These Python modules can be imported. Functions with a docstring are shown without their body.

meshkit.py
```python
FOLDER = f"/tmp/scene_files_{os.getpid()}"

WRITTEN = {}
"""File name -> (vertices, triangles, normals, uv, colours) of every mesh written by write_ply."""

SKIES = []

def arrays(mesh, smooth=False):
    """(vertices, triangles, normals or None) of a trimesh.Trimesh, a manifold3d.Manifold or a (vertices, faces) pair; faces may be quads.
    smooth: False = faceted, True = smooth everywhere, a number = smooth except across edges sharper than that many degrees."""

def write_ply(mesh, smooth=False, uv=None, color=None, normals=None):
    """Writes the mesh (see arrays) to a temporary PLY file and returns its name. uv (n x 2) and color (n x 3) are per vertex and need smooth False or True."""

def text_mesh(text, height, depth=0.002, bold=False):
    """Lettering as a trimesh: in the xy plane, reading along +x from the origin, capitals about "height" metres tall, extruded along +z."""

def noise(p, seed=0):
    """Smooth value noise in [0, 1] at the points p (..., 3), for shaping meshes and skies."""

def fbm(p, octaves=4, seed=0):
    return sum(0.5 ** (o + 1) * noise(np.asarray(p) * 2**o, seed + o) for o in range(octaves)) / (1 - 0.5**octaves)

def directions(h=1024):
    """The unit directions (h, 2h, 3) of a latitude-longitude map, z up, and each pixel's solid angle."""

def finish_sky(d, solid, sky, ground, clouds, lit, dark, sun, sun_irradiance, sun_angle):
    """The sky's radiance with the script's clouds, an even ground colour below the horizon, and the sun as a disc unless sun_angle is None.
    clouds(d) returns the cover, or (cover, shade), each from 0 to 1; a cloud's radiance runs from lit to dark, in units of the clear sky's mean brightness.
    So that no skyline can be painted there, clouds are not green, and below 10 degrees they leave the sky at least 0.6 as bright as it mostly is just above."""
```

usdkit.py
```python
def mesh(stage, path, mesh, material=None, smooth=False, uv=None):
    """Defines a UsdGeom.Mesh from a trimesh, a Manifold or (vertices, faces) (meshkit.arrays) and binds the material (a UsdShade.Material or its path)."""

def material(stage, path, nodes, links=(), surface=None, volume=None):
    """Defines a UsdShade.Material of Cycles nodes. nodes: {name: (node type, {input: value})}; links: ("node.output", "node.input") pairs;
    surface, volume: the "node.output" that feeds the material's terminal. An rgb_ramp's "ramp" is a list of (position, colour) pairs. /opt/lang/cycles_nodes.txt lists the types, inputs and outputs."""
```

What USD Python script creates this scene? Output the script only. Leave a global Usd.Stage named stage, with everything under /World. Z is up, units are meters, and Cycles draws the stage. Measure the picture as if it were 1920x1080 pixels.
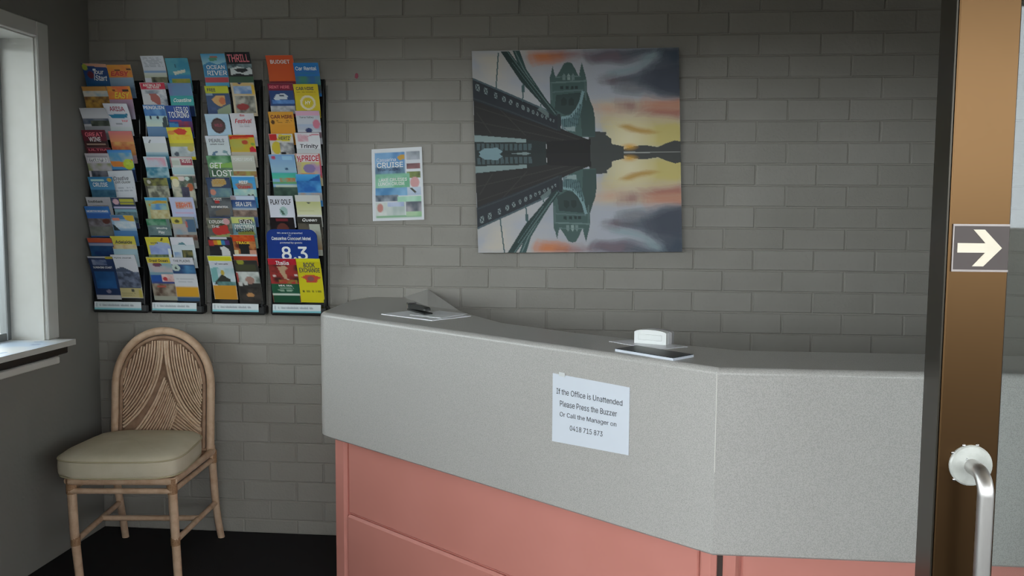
import math, random
import numpy as np, trimesh, shapely
from shapely.geometry import Polygon
import usdkit, meshkit
from pxr import Usd, UsdGeom, UsdLux, Gf, Sdf, Vt

stage = Usd.Stage.CreateInMemory()
UsdGeom.SetStageUpAxis(stage, 'Z'); UsdGeom.SetStageMetersPerUnit(stage, 1.0)
UsdGeom.Xform.Define(stage, '/World')
random.seed(4); RNG = np.random.default_rng(4)

# ------------------------------------------------------------------ camera
cam = UsdGeom.Camera.Define(stage, '/World/camera')
EYE = np.array([0.7812, -3.6478, 1.4034]); YAW, PITCH, ROLL = 0.0890, 0.0843, 0.0064
fw = np.array([-math.sin(YAW)*math.cos(PITCH), math.cos(YAW)*math.cos(PITCH), -math.sin(PITCH)])
rt = np.array([math.cos(YAW), math.sin(YAW), 0.0]); up = np.cross(rt, fw)
rt, up = math.cos(ROLL)*rt + math.sin(ROLL)*up, -math.sin(ROLL)*rt + math.cos(ROLL)*up
M = np.eye(4); M[0, :3], M[1, :3], M[2, :3], M[3, :3] = rt, up, -fw, EYE
cam.AddTransformOp().Set(Gf.Matrix4d(*M.ravel().tolist()))
cam.CreateHorizontalApertureAttr(36.0); cam.CreateVerticalApertureAttr(20.25)
cam.CreateFocalLengthAttr(36.0*1650/1920); cam.CreateClippingRangeAttr(Gf.Vec2f(0.05, 500))
cam.CreateExposureAttr(0.0)

# ------------------------------------------------------------------ sky: an even overcast
dome = UsdLux.DomeLight.Define(stage, '/World/sky')
dome.CreateIntensityAttr(1.95); dome.CreateColorAttr(Gf.Vec3f(0.90, 0.97, 1.0))

# ------------------------------------------------------------------ helpers
USED = {}
def path_for(name, parent):
    base = (parent.GetPath().pathString if parent else '/World') + '/' + name
    n = USED.get(base, 0); USED[base] = n + 1
    return base if n == 0 else f'{base}_{n:03d}'
def setd(p, label=None, cat=None, group=None, kind=None):
    for k, v in (('label', label), ('category', cat), ('group', group), ('kind', kind)):
        if v: p.SetCustomDataByKey(k, v)
    return p
def thing(name, label=None, cat=None, loc=(0, 0, 0), rotz=0, group=None, kind=None):
    x = UsdGeom.Xform.Define(stage, path_for(name, None))
    x.AddTranslateOp().Set(Gf.Vec3d(*map(float, loc)))
    if rotz: x.AddRotateZOp().Set(float(rotz))
    return setd(x.GetPrim(), label, cat, group, kind)
def part(name, parent):
    return UsdGeom.Xform.Define(stage, path_for(name, parent)).GetPrim()
def obj(name, mesh, mat, parent=None, smooth=False, label=None, cat=None, group=None, kind=None, color=None):
    m = usdkit.mesh(stage, path_for(name, parent), mesh, MAT[mat] if isinstance(mat, str) else mat, smooth=smooth)
    if color is not None:
        UsdGeom.PrimvarsAPI(m).CreatePrimvar('print', Sdf.ValueTypeNames.Color3fArray, 'vertex').Set(Vt.Vec3fArray.FromNumpy(np.asarray(color, np.float32)))
    return setd(m.GetPrim(), label, cat, group, kind)
def box(x0, y0, z0, x1, y1, z1, bev=0.0):
    """A box; with bev all its edges are chamfered."""
    if bev <= 0:
        b = trimesh.creation.box([x1-x0, y1-y0, z1-z0]); b.apply_translation([(x0+x1)/2, (y0+y1)/2, (z0+z1)/2]); return b
    pts = []
    lo, hi = np.array([x0, y0, z0]), np.array([x1, y1, z1]); c = (lo+hi)/2; h = (hi-lo)/2
    bev = min(bev, *(h*0.9))
    for s in np.ndindex(2, 2, 2):
        s = np.array(s)*2-1
        for a in range(3):
            q = h - bev; q[a] = h[a]; pts.append(c + s*q)
    return trimesh.convex.convex_hull(np.array(pts))
def cat_(ms): return trimesh.util.concatenate([trimesh.Trimesh(*meshkit.arrays(m)[:2], process=False) for m in ms])
def tube(points, r, sides=10, cap=True):
    p = np.asarray(points, float); n = len(p); r = np.broadcast_to(r, (n,)).astype(float)
    t = np.gradient(p, axis=0); t /= np.linalg.norm(t, axis=1, keepdims=True) + 1e-12
    a = np.cross(t[0], [0, 0, 1.0] if abs(t[0][2]) < .9 else [1.0, 0, 0]); a /= np.linalg.norm(a)
    A = []
    for i in range(n):
        a = a - t[i]*(a@t[i]); a /= np.linalg.norm(a); A.append(a)
    A = np.array(A); B = np.cross(t, A); g = np.arange(sides)*2*np.pi/sides
    v = p[:, None] + r[:, None, None]*(np.cos(g)[None, :, None]*A[:, None] + np.sin(g)[None, :, None]*B[:, None])
    v = v.reshape(-1, 3); f = []
    for i in range(n-1):
        for j in range(sides):
            k = (j+1) % sides
            f += [[i*sides+j, i*sides+k, (i+1)*sides+k], [i*sides+j, (i+1)*sides+k, (i+1)*sides+j]]
    if cap:
        v = np.vstack([v, p[0], p[-1]])
        for j in range(sides):
            k = (j+1) % sides
            f += [[n*sides, k, j], [n*sides+1, (n-1)*sides+j, (n-1)*sides+k]]
    return trimesh.Trimesh(v, f, process=False)
def spline(pts, n=24):
    from scipy.interpolate import CubicSpline
    p = np.asarray(pts, float); s = np.r_[0, np.cumsum(np.linalg.norm(np.diff(p, axis=0), axis=1))]
    return CubicSpline(s, p)(np.linspace(0, s[-1], n))
def prism(poly, z0, z1, axis=None):
    m = trimesh.creation.extrude_polygon(Polygon(poly), z1-z0, engine='earcut'); m.apply_translation([0, 0, z0]); return m
def loft(rings, close=True):
    """rings: list of (n,3) closed loops; caps first and last with a fan-free triangulation of the ring's plan."""
    n = len(rings[0]); v = np.vstack(rings); f = []
    for i in range(len(rings)-1):
        for j in range(n):
            k = (j+1) % n
            f += [[i*n+j, i*n+k, (i+1)*n+k], [i*n+j, (i+1)*n+k, (i+1)*n+j]]
    def cap(ring, off, flip):
        vv, ff = trimesh.creation.triangulate_polygon(Polygon(ring[:, :2]), engine='earcut')
        idx = [int(np.argmin(((ring[:, :2]-q)**2).sum(1))) + off for q in vv]
        for t in ff:
            t = [idx[q] for q in t]; c = np.cross(v[t[1]]-v[t[0]], v[t[2]]-v[t[0]])
            if (c[2] > 0) == flip: t = t[::-1]
            f.append(t)
    cap(rings[0], 0, True); cap(rings[-1], (len(rings)-1)*n, False)
    m = trimesh.Trimesh(v, f, process=False); trimesh.repair.fix_normals(m); return m
def inset(poly, d, fixed=()):
    """Moves every edge of a counter-clockwise plan polygon inwards by d (edges whose index is in fixed stay)."""
    p = np.asarray(poly, float); n = len(p); out = []
    for i in range(n):
        def line(a, b, e):
            t = b-a; t /= np.linalg.norm(t); nn = np.array([-t[1], t[0]]); return a+nn*(0 if e in fixed else d), t
        a, ta = line(p[i-1], p[i], (i-1) % n); b, tb = line(p[i], p[(i+1) % n], i)
        den = ta[0]*tb[1]-ta[1]*tb[0]
        if abs(den) < 1e-4: out.append(b); continue
        s = ((b-a)[0]*tb[1]-(b-a)[1]*tb[0])/den; out.append(a+ta*s)
    return np.array(out)
def ring(poly, z): return np.c_[np.asarray(poly), np.full(len(poly), z)]
def lin(c):
    if isinstance(c, str):
        c = [int(c[i:i+2], 16)/255 for i in (0, 2, 4)] if len(c) == 6 else [int(q*2, 16)/255 for q in c]
    c = np.asarray(c, float); return np.where(c < .04045, c/12.92, ((c+.055)/1.055)**2.4)

MAT = {}
def mat(name, color, rough=.5, metal=0.0, spec=.5, noise=None, bump=None, **kw):
    """noise: (scale, colour2, lo, hi) mixes a second colour; bump: (scale, distance)."""
    nodes = {'p': ('principled_bsdf', {'base_color': tuple(lin(color)), 'roughness': rough, 'metallic': metal, 'specular_ior_level': spec, **kw}), 'tc': ('geometry', {})}
    links = []
    if noise:
        sc, c2, lo, hi = noise
        nodes['n'] = ('noise_texture', {'scale': sc, 'detail': 3.0}); nodes['r'] = ('rgb_ramp', {'ramp': [(0, tuple(lin(color))), (lo, tuple(lin(color))), (hi, tuple(lin(c2))), (1, tuple(lin(c2)))]})
        links += [('tc.position', 'n.vector'), ('n.fac', 'r.fac'), ('r.color', 'p.base_color')]
    if bump:
        nodes['bn'] = ('noise_texture', {'scale': bump[0], 'detail': 2.0}); nodes['b'] = ('bump', {'strength': 1.0, 'distance': bump[1]})
        links += [('tc.position', 'bn.vector'), ('bn.fac', 'b.height'), ('b.normal', 'p.normal')]
    MAT[name] = usdkit.material(stage, '/World/Looks/'+name, nodes, links, surface='p.BSDF'); return MAT[name]
stage.DefinePrim('/World/Looks', 'Scope')
mat('brick_paint', 'a09c95', .62, spec=.35, noise=(3.5, '9a968f', .35, .7), bump=(90, .0012))
mat('brick_paint_b', 'a29e97', .6, spec=.35, noise=(3.5, '9c9891', .35, .7), bump=(70, .0014))
mat('brick_paint_c', '9d9992', .64, spec=.35, noise=(3.5, '97938c', .35, .7), bump=(110, .0012))
mat('wall_paint', '8c8a85', .65, spec=.3, noise=(2.0, '878580', .3, .7), bump=(60, .001))
mat('mortar_paint', '9c9891', .7, spec=.2)
mat('ceiling_paint', 'e4e1da', .8, spec=.2)
mat('carpet', '2b2a2c', .95, spec=.1, noise=(400, '353436', .4, .6), bump=(500, .002))
mat('white_gloss_paint', 'cfcec9', .35, spec=.5, noise=(9, 'c9c8c2', .4, .7))
mat('apron_paint', 'e0ddd6', .5)
mat('aluminium', '8f9294', .35, .9)
mat('bright_metal', 'd5d6d8', .22, 1.0)
mat('steel', 'c9c6c4', .38, 1.0, bump=(300, .0001))
mat('bronze', '5e4730', .30, 1.0, noise=(3, '5a442d', .3, .7))
mat('bronze_edge', '3a352d', .28, .6)
mat('sign_brown', '4c413f', .45)
mat('sign_border', 'a39a98', .4, .3)
mat('cream_print', 'efe4d0', .5)
mat('rose_white', 'c9cbc6', .3, .1, noise=(60, 'b9bbb6', .4, .7))
mat('laminate', 'b8b5b2', .33, spec=.5, noise=(420, 'a5a39f', .42, .62), bump=(450, .00012))
mat('laminate_seam', 'd6d4ce', .5)
mat('terracotta', 'd08a7f', .38, spec=.5, noise=(2.2, 'c98377', .3, .7))
mat('shadow_gap', '3a2c28', .7)
mat('black_plastic', '1b1c1e', .4)
mat('smoke_plastic', '26282a', .3)
mat('wire_grey', '77756f', .4, .5)
mat('rattan', 'd6b79b', .5, spec=.4, noise=(28, 'c09c7e', .4, .75), bump=(120, .0008))
mat('rattan_dark', 'a98870', .6, noise=(30, '8f6f56', .4, .7))
mat('cane', 'e0c3a8', .5, noise=(45, 'cdab8d', .4, .7))
mat('binding', 'a98363', .6, noise=(200, '8c6848', .4, .7))
mat('cushion_cloth', 'd8ceb8', .85, spec=.15, noise=(14, 'd1c7af', .35, .7), bump=(350, .0006))
mat('piping_cloth', 'bfb394', .85, spec=.15)
mat('white_paper', 'd4dae4', .75, spec=.2)
mat('bright_paper', 'f2f3f7', .6)
mat('sleeve', 'd9d9df', .3)
mat('tape', 'd7dadb', .2, spec=.5)
mat('ink_black', '4c4d51', .7)
mat('stapler_black', '2a2b2a', .45)
mat('buzzer_white', 'e8ebea', .3)
mat('buzzer_grey', 'a9a7a8', .25)
mat('card_navy', '1d2c3a', .35, noise=(160, '4a5a6a', .68, .74))
mat('canvas_edge', '4a4644', .8)
mat('timber', 'b59a74', .6)
mat('paving', '4b4947', .8, noise=(5, '444240', .3, .7))
mat('concrete', '6e6c67', .8, noise=(4, '676560', .3, .7))
mat('porch_lining', 'a89d8d', .7)
mat('wall_outer', '9a948a', .8)
for k, c in dict(white='f0f0ee', black='1e1e22', red='c8323c', navy='28355f', grey='82868c', gold='c79a3c', green='3f7a5a', pink='ef7f8d', orange='e8703a', cyan='2f87ad', rose='a85064', yellow='e8d23a', maroon='6d2630').items():
    mat('ink_'+k if k != 'black' else 'ink_jet', c, .6)
MAT['print'] = usdkit.material(stage, '/World/Looks/print', {'a': ('attribute', {'attribute': 'print'}), 'p': ('principled_bsdf', {'roughness': .42, 'specular_ior_level': .45})}, [('a.color', 'p.base_color')], surface='p.BSDF')
MAT['canvas_print'] = usdkit.material(stage, '/World/Looks/canvas_print', {'a': ('attribute', {'attribute': 'print'}), 'g': ('geometry', {}), 'n': ('noise_texture', {'scale': 500.0}), 'b': ('bump', {'distance': .0004}), 'p': ('principled_bsdf', {'roughness': .55, 'specular_ior_level': .35})}, [('a.color', 'p.base_color'), ('g.position', 'n.vector'), ('n.fac', 'b.height'), ('b.normal', 'p.normal')], surface='p.BSDF')
def pane_mat(name, tint, rough):
    """Thin clear sheet: see-through, with Schlick's reflection at each face."""
    MAT[name] = usdkit.material(stage, '/World/Looks/'+name, {'f': ('layer_weight', {'blend': .5}), 'w': ('math', {'math_type': 'power', 'value2': 5.0}), 's': ('math', {'math_type': 'multiply_add', 'value2': .94, 'value3': .04}),
        't': ('transparent_bsdf', {'color': tint}), 'g': ('glossy_bsdf', {'color': (.95, .97, 1), 'roughness': rough}), 'm': ('mix_closure', {})},
        [('f.facing', 'w.value1'), ('w.value', 's.value1'), ('s.value', 'm.fac'), ('t.BSDF', 'm.closure1'), ('g.BSDF', 'm.closure2')], surface='m.closure')
pane_mat('glass', (.95, .97, .965), .02)

# ------------------------------------------------------------------ the room
XL, XR, YF, ZC = -1.364, 2.9, -2.10, 2.55          # left wall, right wall, glazed front, ceiling
WT = .155                                           # thickness of the left wall
obj('floor', box(XL-.2, YF-.05, -.1, XR+.1, .1, 0), 'carpet', kind='structure', label='near-black carpet floor under the chair')
obj('ceiling', box(XL-.2, YF-.1, ZC, XR+.1, .1, ZC+.1), 'ceiling_paint', kind='structure')
obj('wall_right', box(XR, YF, 0, XR+.1, .1, ZC), 'wall_paint', kind='structure')

# the back wall: painted bricks, each its own mesh
wb = thing('wall_back', label='grey painted brick back wall in running bond', kind='structure')
obj('mortar', box(XL-.2, .0032, 0, XR+.1, .12, ZC), 'mortar_paint', wb)
def proj(p):
    d = np.asarray(p, float)-EYE; return 960+1650*(d@rt)/(d@fw), 540-1650*(d@up)/(d@fw)
def brick_mesh(x0, x1, z0, z1):
    j, b = .0027, .003
    x0, x1, z0, z1 = x0+j+RNG.uniform(-.0006, .0006), x1-j+RNG.uniform(-.0006, .0006), z0+j*.8+RNG.uniform(-.0006, .0006), z1-j*.8+RNG.uniform(-.0006, .0006)
    yf = RNG.uniform(-.0012, .0008); q = RNG.uniform(-.0007, .0007, 4)
    v = [[x0, .006, z0], [x1, .006, z0], [x1, .006, z1], [x0, .006, z1]]
    v += [[x0, yf+b, z0], [x1, yf+b, z0], [x1, yf+b, z1], [x0, yf+b, z1]]
    v += [[x0+b, yf+q[0], z0+b], [x1-b, yf+q[1], z0+b], [x1-b, yf+q[2], z1-b], [x0+b, yf+q[3], z1-b]]
    f = []
    for o in (0, 4):
        for i in range(4):
            k = (i+1) % 4; f += [[o+i, o+k, o+4+k], [o+i, o+4+k, o+4+i]]
    f += [[8, 9, 10], [8, 10, 11]]
    return trimesh.Trimesh(v, f, process=False)
CTOP = 1.048
bricks = []
for r in range(-4, 26):
    z1 = 2.21-.086*r; z0 = z1-.086
    if z0 < .0: z0 = .0
    off = 0 if r % 2 else -.12
    for c in range(-7, 20):
        x0, x1 = off+c*.24, off+(c+1)*.24
        x0, x1 = max(x0, XL), min(x1, XR)
        if x1-x0 < .02 or z1-z0 < .02 or z1 > ZC+.02: continue
        cx, cz = (x0+x1)/2, (z0+z1)/2
        px, py = proj((cx, 0, cz)); seen = -70 < px < 1985 and -25 < py < 1100
        if cx > -.2 and cz < CTOP-.02: seen = False                     # behind the counter
        if .37 < cx < 1.05 and 1.30 < cz < 2.0: seen = False            # behind the canvas
        if x1 < -1.12 and 1.2 < cz < 1.95: seen = False
        bricks.append((seen, x1-x0, x0, x1, z0, min(z1, ZC)))
order = sorted(range(len(bricks)), key=lambda i: (not bricks[i][0], -bricks[i][1]))
shown = set(order[:300]); rest = []
for i, (s, _, x0, x1, z0, z1) in enumerate(bricks):
    m = brick_mesh(x0, x1, z0, z1)
    if i in shown: obj('brick', m, ('brick_paint', 'brick_paint_b', 'brick_paint_c')[RNG.integers(3)], wb)
    else: rest.append(m)
obj('hidden_brickwork', cat_(rest), 'brick_paint', wb, kind='stuff')
obj('red_mark', prism([(-.206, 1.962), (-.197, 1.958), (-.191, 1.966), (-.192, 1.978), (-.199, 1.982), (-.205, 1.976)], 0, .0006).apply_transform(trimesh.transformations.rotation_matrix(math.pi/2, [1, 0, 0])).apply_translation([0, -.0012, 0]), 'ink_rose', wb, label='small red smudge on the grey bricks')

# left wall with the window opening
WY0, WY1, WZ0, WZ1 = -1.95, -.385, .893, 2.062
wl = thing('wall_left', label='plain grey rendered left wall around the white window', kind='structure')
obj('wall_face', cat_([box(XL-WT, WY1+.012, 0, XL, .1, ZC), box(XL-WT, YF, 0, XL, WY0-.012, ZC), box(XL-WT, WY0-.012, 0, XL, WY1+.012, WZ0-.02), box(XL-WT, WY0-.012, WZ1+.012, XL, WY1+.012, ZC)]), 'wall_paint', wl)

w = thing('window_1', label='white-trimmed window in the left wall with deep white reveal', kind='structure')
obj('architrave', box(XL, WY1+.006, WZ0, XL+.018, WY1+.078, WZ1+.066, .004), 'white_gloss_paint', w)
obj('architrave', box(XL, WY0-.006, WZ1+.006, XL+.018, WY1+.006, WZ1+.066, .004), 'white_gloss_paint', w)
obj('architrave', box(XL, WY0-.078, WZ0, XL+.018, WY0-.006, WZ1+.066, .004), 'white_gloss_paint', w)
obj('reveal', box(XL-WT, WY1, WZ0-.02, XL+.004, WY1+.012, WZ1+.01), 'white_gloss_paint', w)
obj('reveal', box(XL-WT, WY0-.012, WZ0-.02, XL+.004, WY0, WZ1+.01), 'white_gloss_paint', w)
obj('reveal', box(XL-WT, WY0, WZ1, XL+.004, WY1, WZ1+.012), 'white_gloss_paint', w)
XG = XL-WT+.012
obj('sash_stile', box(XG-.02, WY1-.026, WZ0, XG+.012, WY1, WZ1, .003), 'aluminium', w)
obj('sash_stile', box(XG-.02, WY0, WZ0, XG+.012, WY0+.03, WZ1, .003), 'aluminium', w)
obj('sash_stile', box(XG-.02, -1.19, WZ0, XG+.012, -1.15, WZ1, .003), 'aluminium', w)
obj('sash_rail', box(XG-.02, WY0+.03, WZ1-.04, XG+.012, WY1-.026, WZ1, .003), 'aluminium', w)
obj('sash_rail', box(XG-.02, WY0+.03, WZ0, XG+.012, WY1-.026, WZ0+.03, .003), 'aluminium', w)
obj('pane', box(XG-.006, WY0+.02, WZ0+.02, XG-.004, WY1-.02, WZ1-.02), 'glass', w)
obj('apron', box(XL, WY0-.05, .792, XL+.026, -.322, .822, .004), 'apron_paint', w)
obj('sill_bracket', box(XL, WY0-.03, .842, XL+.085, -.36, .872, .003), 'black_plastic', w, label='dark underside board of the window sill')

# the glazed front: header, jamb and side walls; the camera looks in through the open doorway
DX0 = -.43
obj('wall_front', cat_([box(XL-WT, YF-.02, 0, DX0, YF+.08, ZC), box(DX0, YF-.06, 2.052, XR+.1, YF+.08, ZC), box(2.115, YF-.06, 0, XR+.1, YF+.08, 2.052)]), 'wall_outer', kind='structure')
obj('floor_001', box(-2.2, -60, -.16, 60, YF-.05, -.02), 'paving', kind='structure', label='dark paved porch floor outside the doorway')
obj('floor_002', box(-60, -60, -.16, -2.2, 40, -.03), 'concrete', kind='structure', label='pale concrete yard outside the left window')
obj('ceiling_001', box(-4.5, -7, 2.85, 9, YF-.07, 2.95), 'porch_lining', kind='structure', label='porch ceiling outside the doorway')
obj('wall_garden', box(-14, -9.2, -.02, 14, -9, 1.3), 'wall_outer', kind='structure', label='low rendered garden wall across from the doorway')
obj('ceiling_002', box(XL-WT-1.05, YF, 2.22, XL-WT, .4, 2.3), 'porch_lining', kind='structure', label='eave overhanging the left window outside')
sl = thing('window_sill', label='white glossy window sill board with faint blue map marks under the left window', kind='structure')
def grid(fn, nu, nv):
    """A grid of (nv+1)(nu+1) points fn(u, v), u and v from 0 to 1, v downwards; faces look along du x (-dv)."""
    u, v = np.meshgrid(np.linspace(0, 1, nu+1), np.linspace(0, 1, nv+1)); P = fn(u.ravel(), v.ravel())
    i, j = np.meshgrid(np.arange(nv), np.arange(nu), indexing='ij'); a = (i*(nu+1)+j).ravel(); b = a+1; c = a+nu+1; d = c+1
    return P, np.vstack([np.c_[a, c, d], np.c_[a, d, b]]), u.ravel(), v.ravel()
def over(img, m, col):
    m = np.clip(m, 0, 1)[:, None]; return img*(1-m)+np.asarray(col)*m
def paint(u, v, base, ops, seed=0):
    """Flat print on a sheet: u 0..1 across, v downwards in the same unit as the ops."""
    img = np.tile(lin(base), (len(u), 1)); e = .012
    for k, o in enumerate(ops):
        t = o[0]
        if t == 'r':
            _, a, b, c, d, col = o; m = np.clip((u-a)/e+.5, 0, 1)*np.clip((c-u)/e+.5, 0, 1)*np.clip((v-b)/e+.5, 0, 1)*np.clip((d-v)/e+.5, 0, 1); img = over(img, m, lin(col))
        elif t == 'c':
            _, a, b, ra, rb, col = o; m = np.clip((1-np.hypot((u-a)/ra, (v-b)/rb))*ra/e+.5, 0, 1); img = over(img, m, lin(col))
        elif t == 'o':
            _, a, b, ra, wd, col = o; m = np.clip((wd/2-abs(np.hypot(u-a, v-b)-ra))/e+.5, 0, 1); img = over(img, m, lin(col))
        elif t == 'g':
            _, b, d, c0, c1 = o; s = np.clip((v-b)/(d-b), 0, 1)[:, None]; m = ((v >= b) & (v <= d)).astype(float); img = over(img, m, lin(c0)*(1-s)+lin(c1)*s)
        elif t == 'p':
            _, pts, col = o; m = shapely.contains_xy(Polygon(pts), u, v).astype(float); img = over(img, m, lin(col))
        elif t == 'n':
            _, a, b, c, d, c0, c1, sc = o
            n = meshkit.fbm(np.c_[u*sc, v*sc, np.full(len(u), k*3.1+seed)], 3, seed+k); n = np.clip((n-.32)/.36, 0, 1)[:, None]
            m = ((u >= a) & (u <= c) & (v >= b) & (v <= d)).astype(float); img = over(img, m, lin(c0)*(1-n)+lin(c1)*n)
        elif t == 'l':                       # rows of unreadably small print
            _, a, b, c, d, n, col = o
            for q in range(n):
                y = b+(d-b)*(q+.5)/n; h = (d-b)/n*.28; wob = meshkit.noise(np.c_[u*22, np.full(len(u), q*1.7), np.full(len(u), seed)], seed+q)
                m = (abs(v-y) < h)*(u > a+.03*(q % 3))*(u < c-.05*((q*7) % 3))*(wob > .33)*.75; img = over(img, m, lin(col))
    return np.clip(img, 0, 1)
TX = {}
def words(text, bold=True):
    k = (text, bold)
    if k not in TX:
        m = meshkit.text_mesh(text, 1.0, .01, bold=bold); v = np.array(m.vertices); TX[k] = (v, np.array(m.faces), v[:, :2].min(0), v[:, :2].max(0))
    return TX[k]
def lettering(text, u0, v0, uw, vh, surf, lift=.0006, bold=True, slant=0.0):
    """The words, stretched to uw wide and vh tall with their top left at (u0, v0), laid on surf(u, v, lift)."""
    v, f, lo, hi = words(text, bold); s = (v[:, :2]-lo)/(hi-lo)
    uu = u0+s[:, 0]*uw+slant*s[:, 1]*vh; vv = v0+(1-s[:, 1])*vh
    return trimesh.Trimesh(surf(uu, vv, lift*(.3+.7*(v[:, 2] > .005))), f, process=False)

def sill_fn(u, v): return np.c_[-1.262-(1-u)*0+(u-1)*.255, -1.97+(1-v)*1.637, np.full(len(u), .8935)]
P, Fc, u, v = grid(sill_fn, 30, 160)
img = paint(u, v*6.4, 'eef1f6', [('n', 0, 0, 1, 6.4, 'f3f4f7', 'cfe0f6', 1.6)] + [('c', RNG.uniform(.2, .95), RNG.uniform(.1, 6.2), RNG.uniform(.03, .1), RNG.uniform(.03, .12), 'a9bede') for _ in range(26)])
obj('sill_top', (P, Fc), 'print', sl, color=img)
obj('sill_edge', cat_([box(XL+.0005, -1.972, .872, -1.2615, -.334, .893), box(XL-WT+.03, WY0+.013, .8735, XL+.001, WY1-.001, .893)]), 'white_gloss_paint', sl)

# ------------------------------------------------------------------ the sliding glass door leaf on the right
dr = thing('door_1', label='bronze-framed sliding glass door leaf with a white-rosed steel pull handle', kind='structure')
FX0, FX1, FY0, FY1 = 1.3815, 1.4795, -2.105, -2.032
obj('stile', box(FX0, FY0, .012, FX1, FY1, 2.045, .0022), 'bronze', dr)
obj('stile', box(2.01, FY0, .012, 2.108, FY1, 2.045, .0022), 'bronze', dr)
obj('edge_seal', box(FX0-.0035, FY0+.004, .012, FX0, FY1, 2.045, .001), 'bronze_edge', dr, label='dark edge face of the door stile')
obj('rail', box(FX1, FY0, 1.94, 2.01, FY1, 2.045, .002), 'bronze', dr)
obj('rail', box(FX1, FY0, .012, 2.01, FY1, .13, .002), 'bronze', dr)
obj('pane', box(FX1-.004, -2.072, .125, 2.014, -2.066, 1.945), 'glass', dr)
h = part('handle', dr); HX = 1.434
def rose(z):
    prof = np.array([[0, 0], [.0355, 0], [.0355, .004], [.033, .0065], [.018, .008], [0, .008]])
    m = trimesh.creation.revolve(prof, sections=40); m.apply_transform(trimesh.transformations.rotation_matrix(math.pi/2, [1, 0, 0])); m.apply_translation([HX, FY0, z]); return m
for z in (.979, .47):
    obj('rose', rose(z), 'rose_white', h, smooth=30, label='round white rose of the pull handle')
    sc = []
    for a in (75, 110, 145, 225):
        s = trimesh.creation.icosphere(1, .0032); s.apply_scale([1, .8, 1]); s.apply_translation([HX+.0365*math.cos(math.radians(a)), FY0-.002, z+.0365*math.sin(math.radians(a))]); sc.append(s)
    sc.append(trimesh.creation.icosphere(1, .002).apply_translation([HX-.009, FY0-.008, z+.012]))
    obj('screws', cat_(sc), 'bright_metal', h, smooth=True)
arc = [(HX, FY0+.002, .979), (HX, FY0-.03, .979)] + [(HX, FY0-.03-.034*math.sin(a), .979-.034*(1-math.cos(a))) for a in np.linspace(.15, math.pi/2, 9)]
low = [(HX, y, 2*.7245-z) for (x, y, z) in arc[::-1]]
obj('pull_bar', tube(arc+low, .0128, 18), 'steel', h, smooth=40)

sg = thing('arrow_sign', 'dark brown sign with a cream arrow pointing right on the bronze door stile', 'sign')
SX0, SX1, SZ0, SZ1, SY = 1.3865, 1.4775, 1.311, 1.391, FY0
obj('plate', box(SX0, SY-.0022, SZ0, SX1, SY, SZ1, .0006), 'sign_brown', sg)
obj('border', cat_([box(SX0, SY-.0032, SZ1-.0035, SX1, SY-.001, SZ1), box(SX0, SY-.0032, SZ0, SX1, SY-.001, SZ0+.0035), box(SX0, SY-.003, SZ0+.0035, SX0+.0022, SY-.001, SZ1-.0035)]), 'sign_border', sg)
aw, ah = SX1-SX0, SZ1-SZ0
AP = [(.09, .40), (.09, .60), (.58, .60), (.36, .885), (.56, .885), (.875, .5), (.56, .115), (.36, .115), (.58, .40)]
ar = prism([(SX0+a*aw, SZ0+b*ah) for a, b in AP], 0, .0012); ar.apply_transform(trimesh.transformations.rotation_matrix(math.pi/2, [1, 0, 0])); ar.apply_translation([0, SY-.0022, 0])
obj('arrow', ar, 'cream_print', sg)

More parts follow.
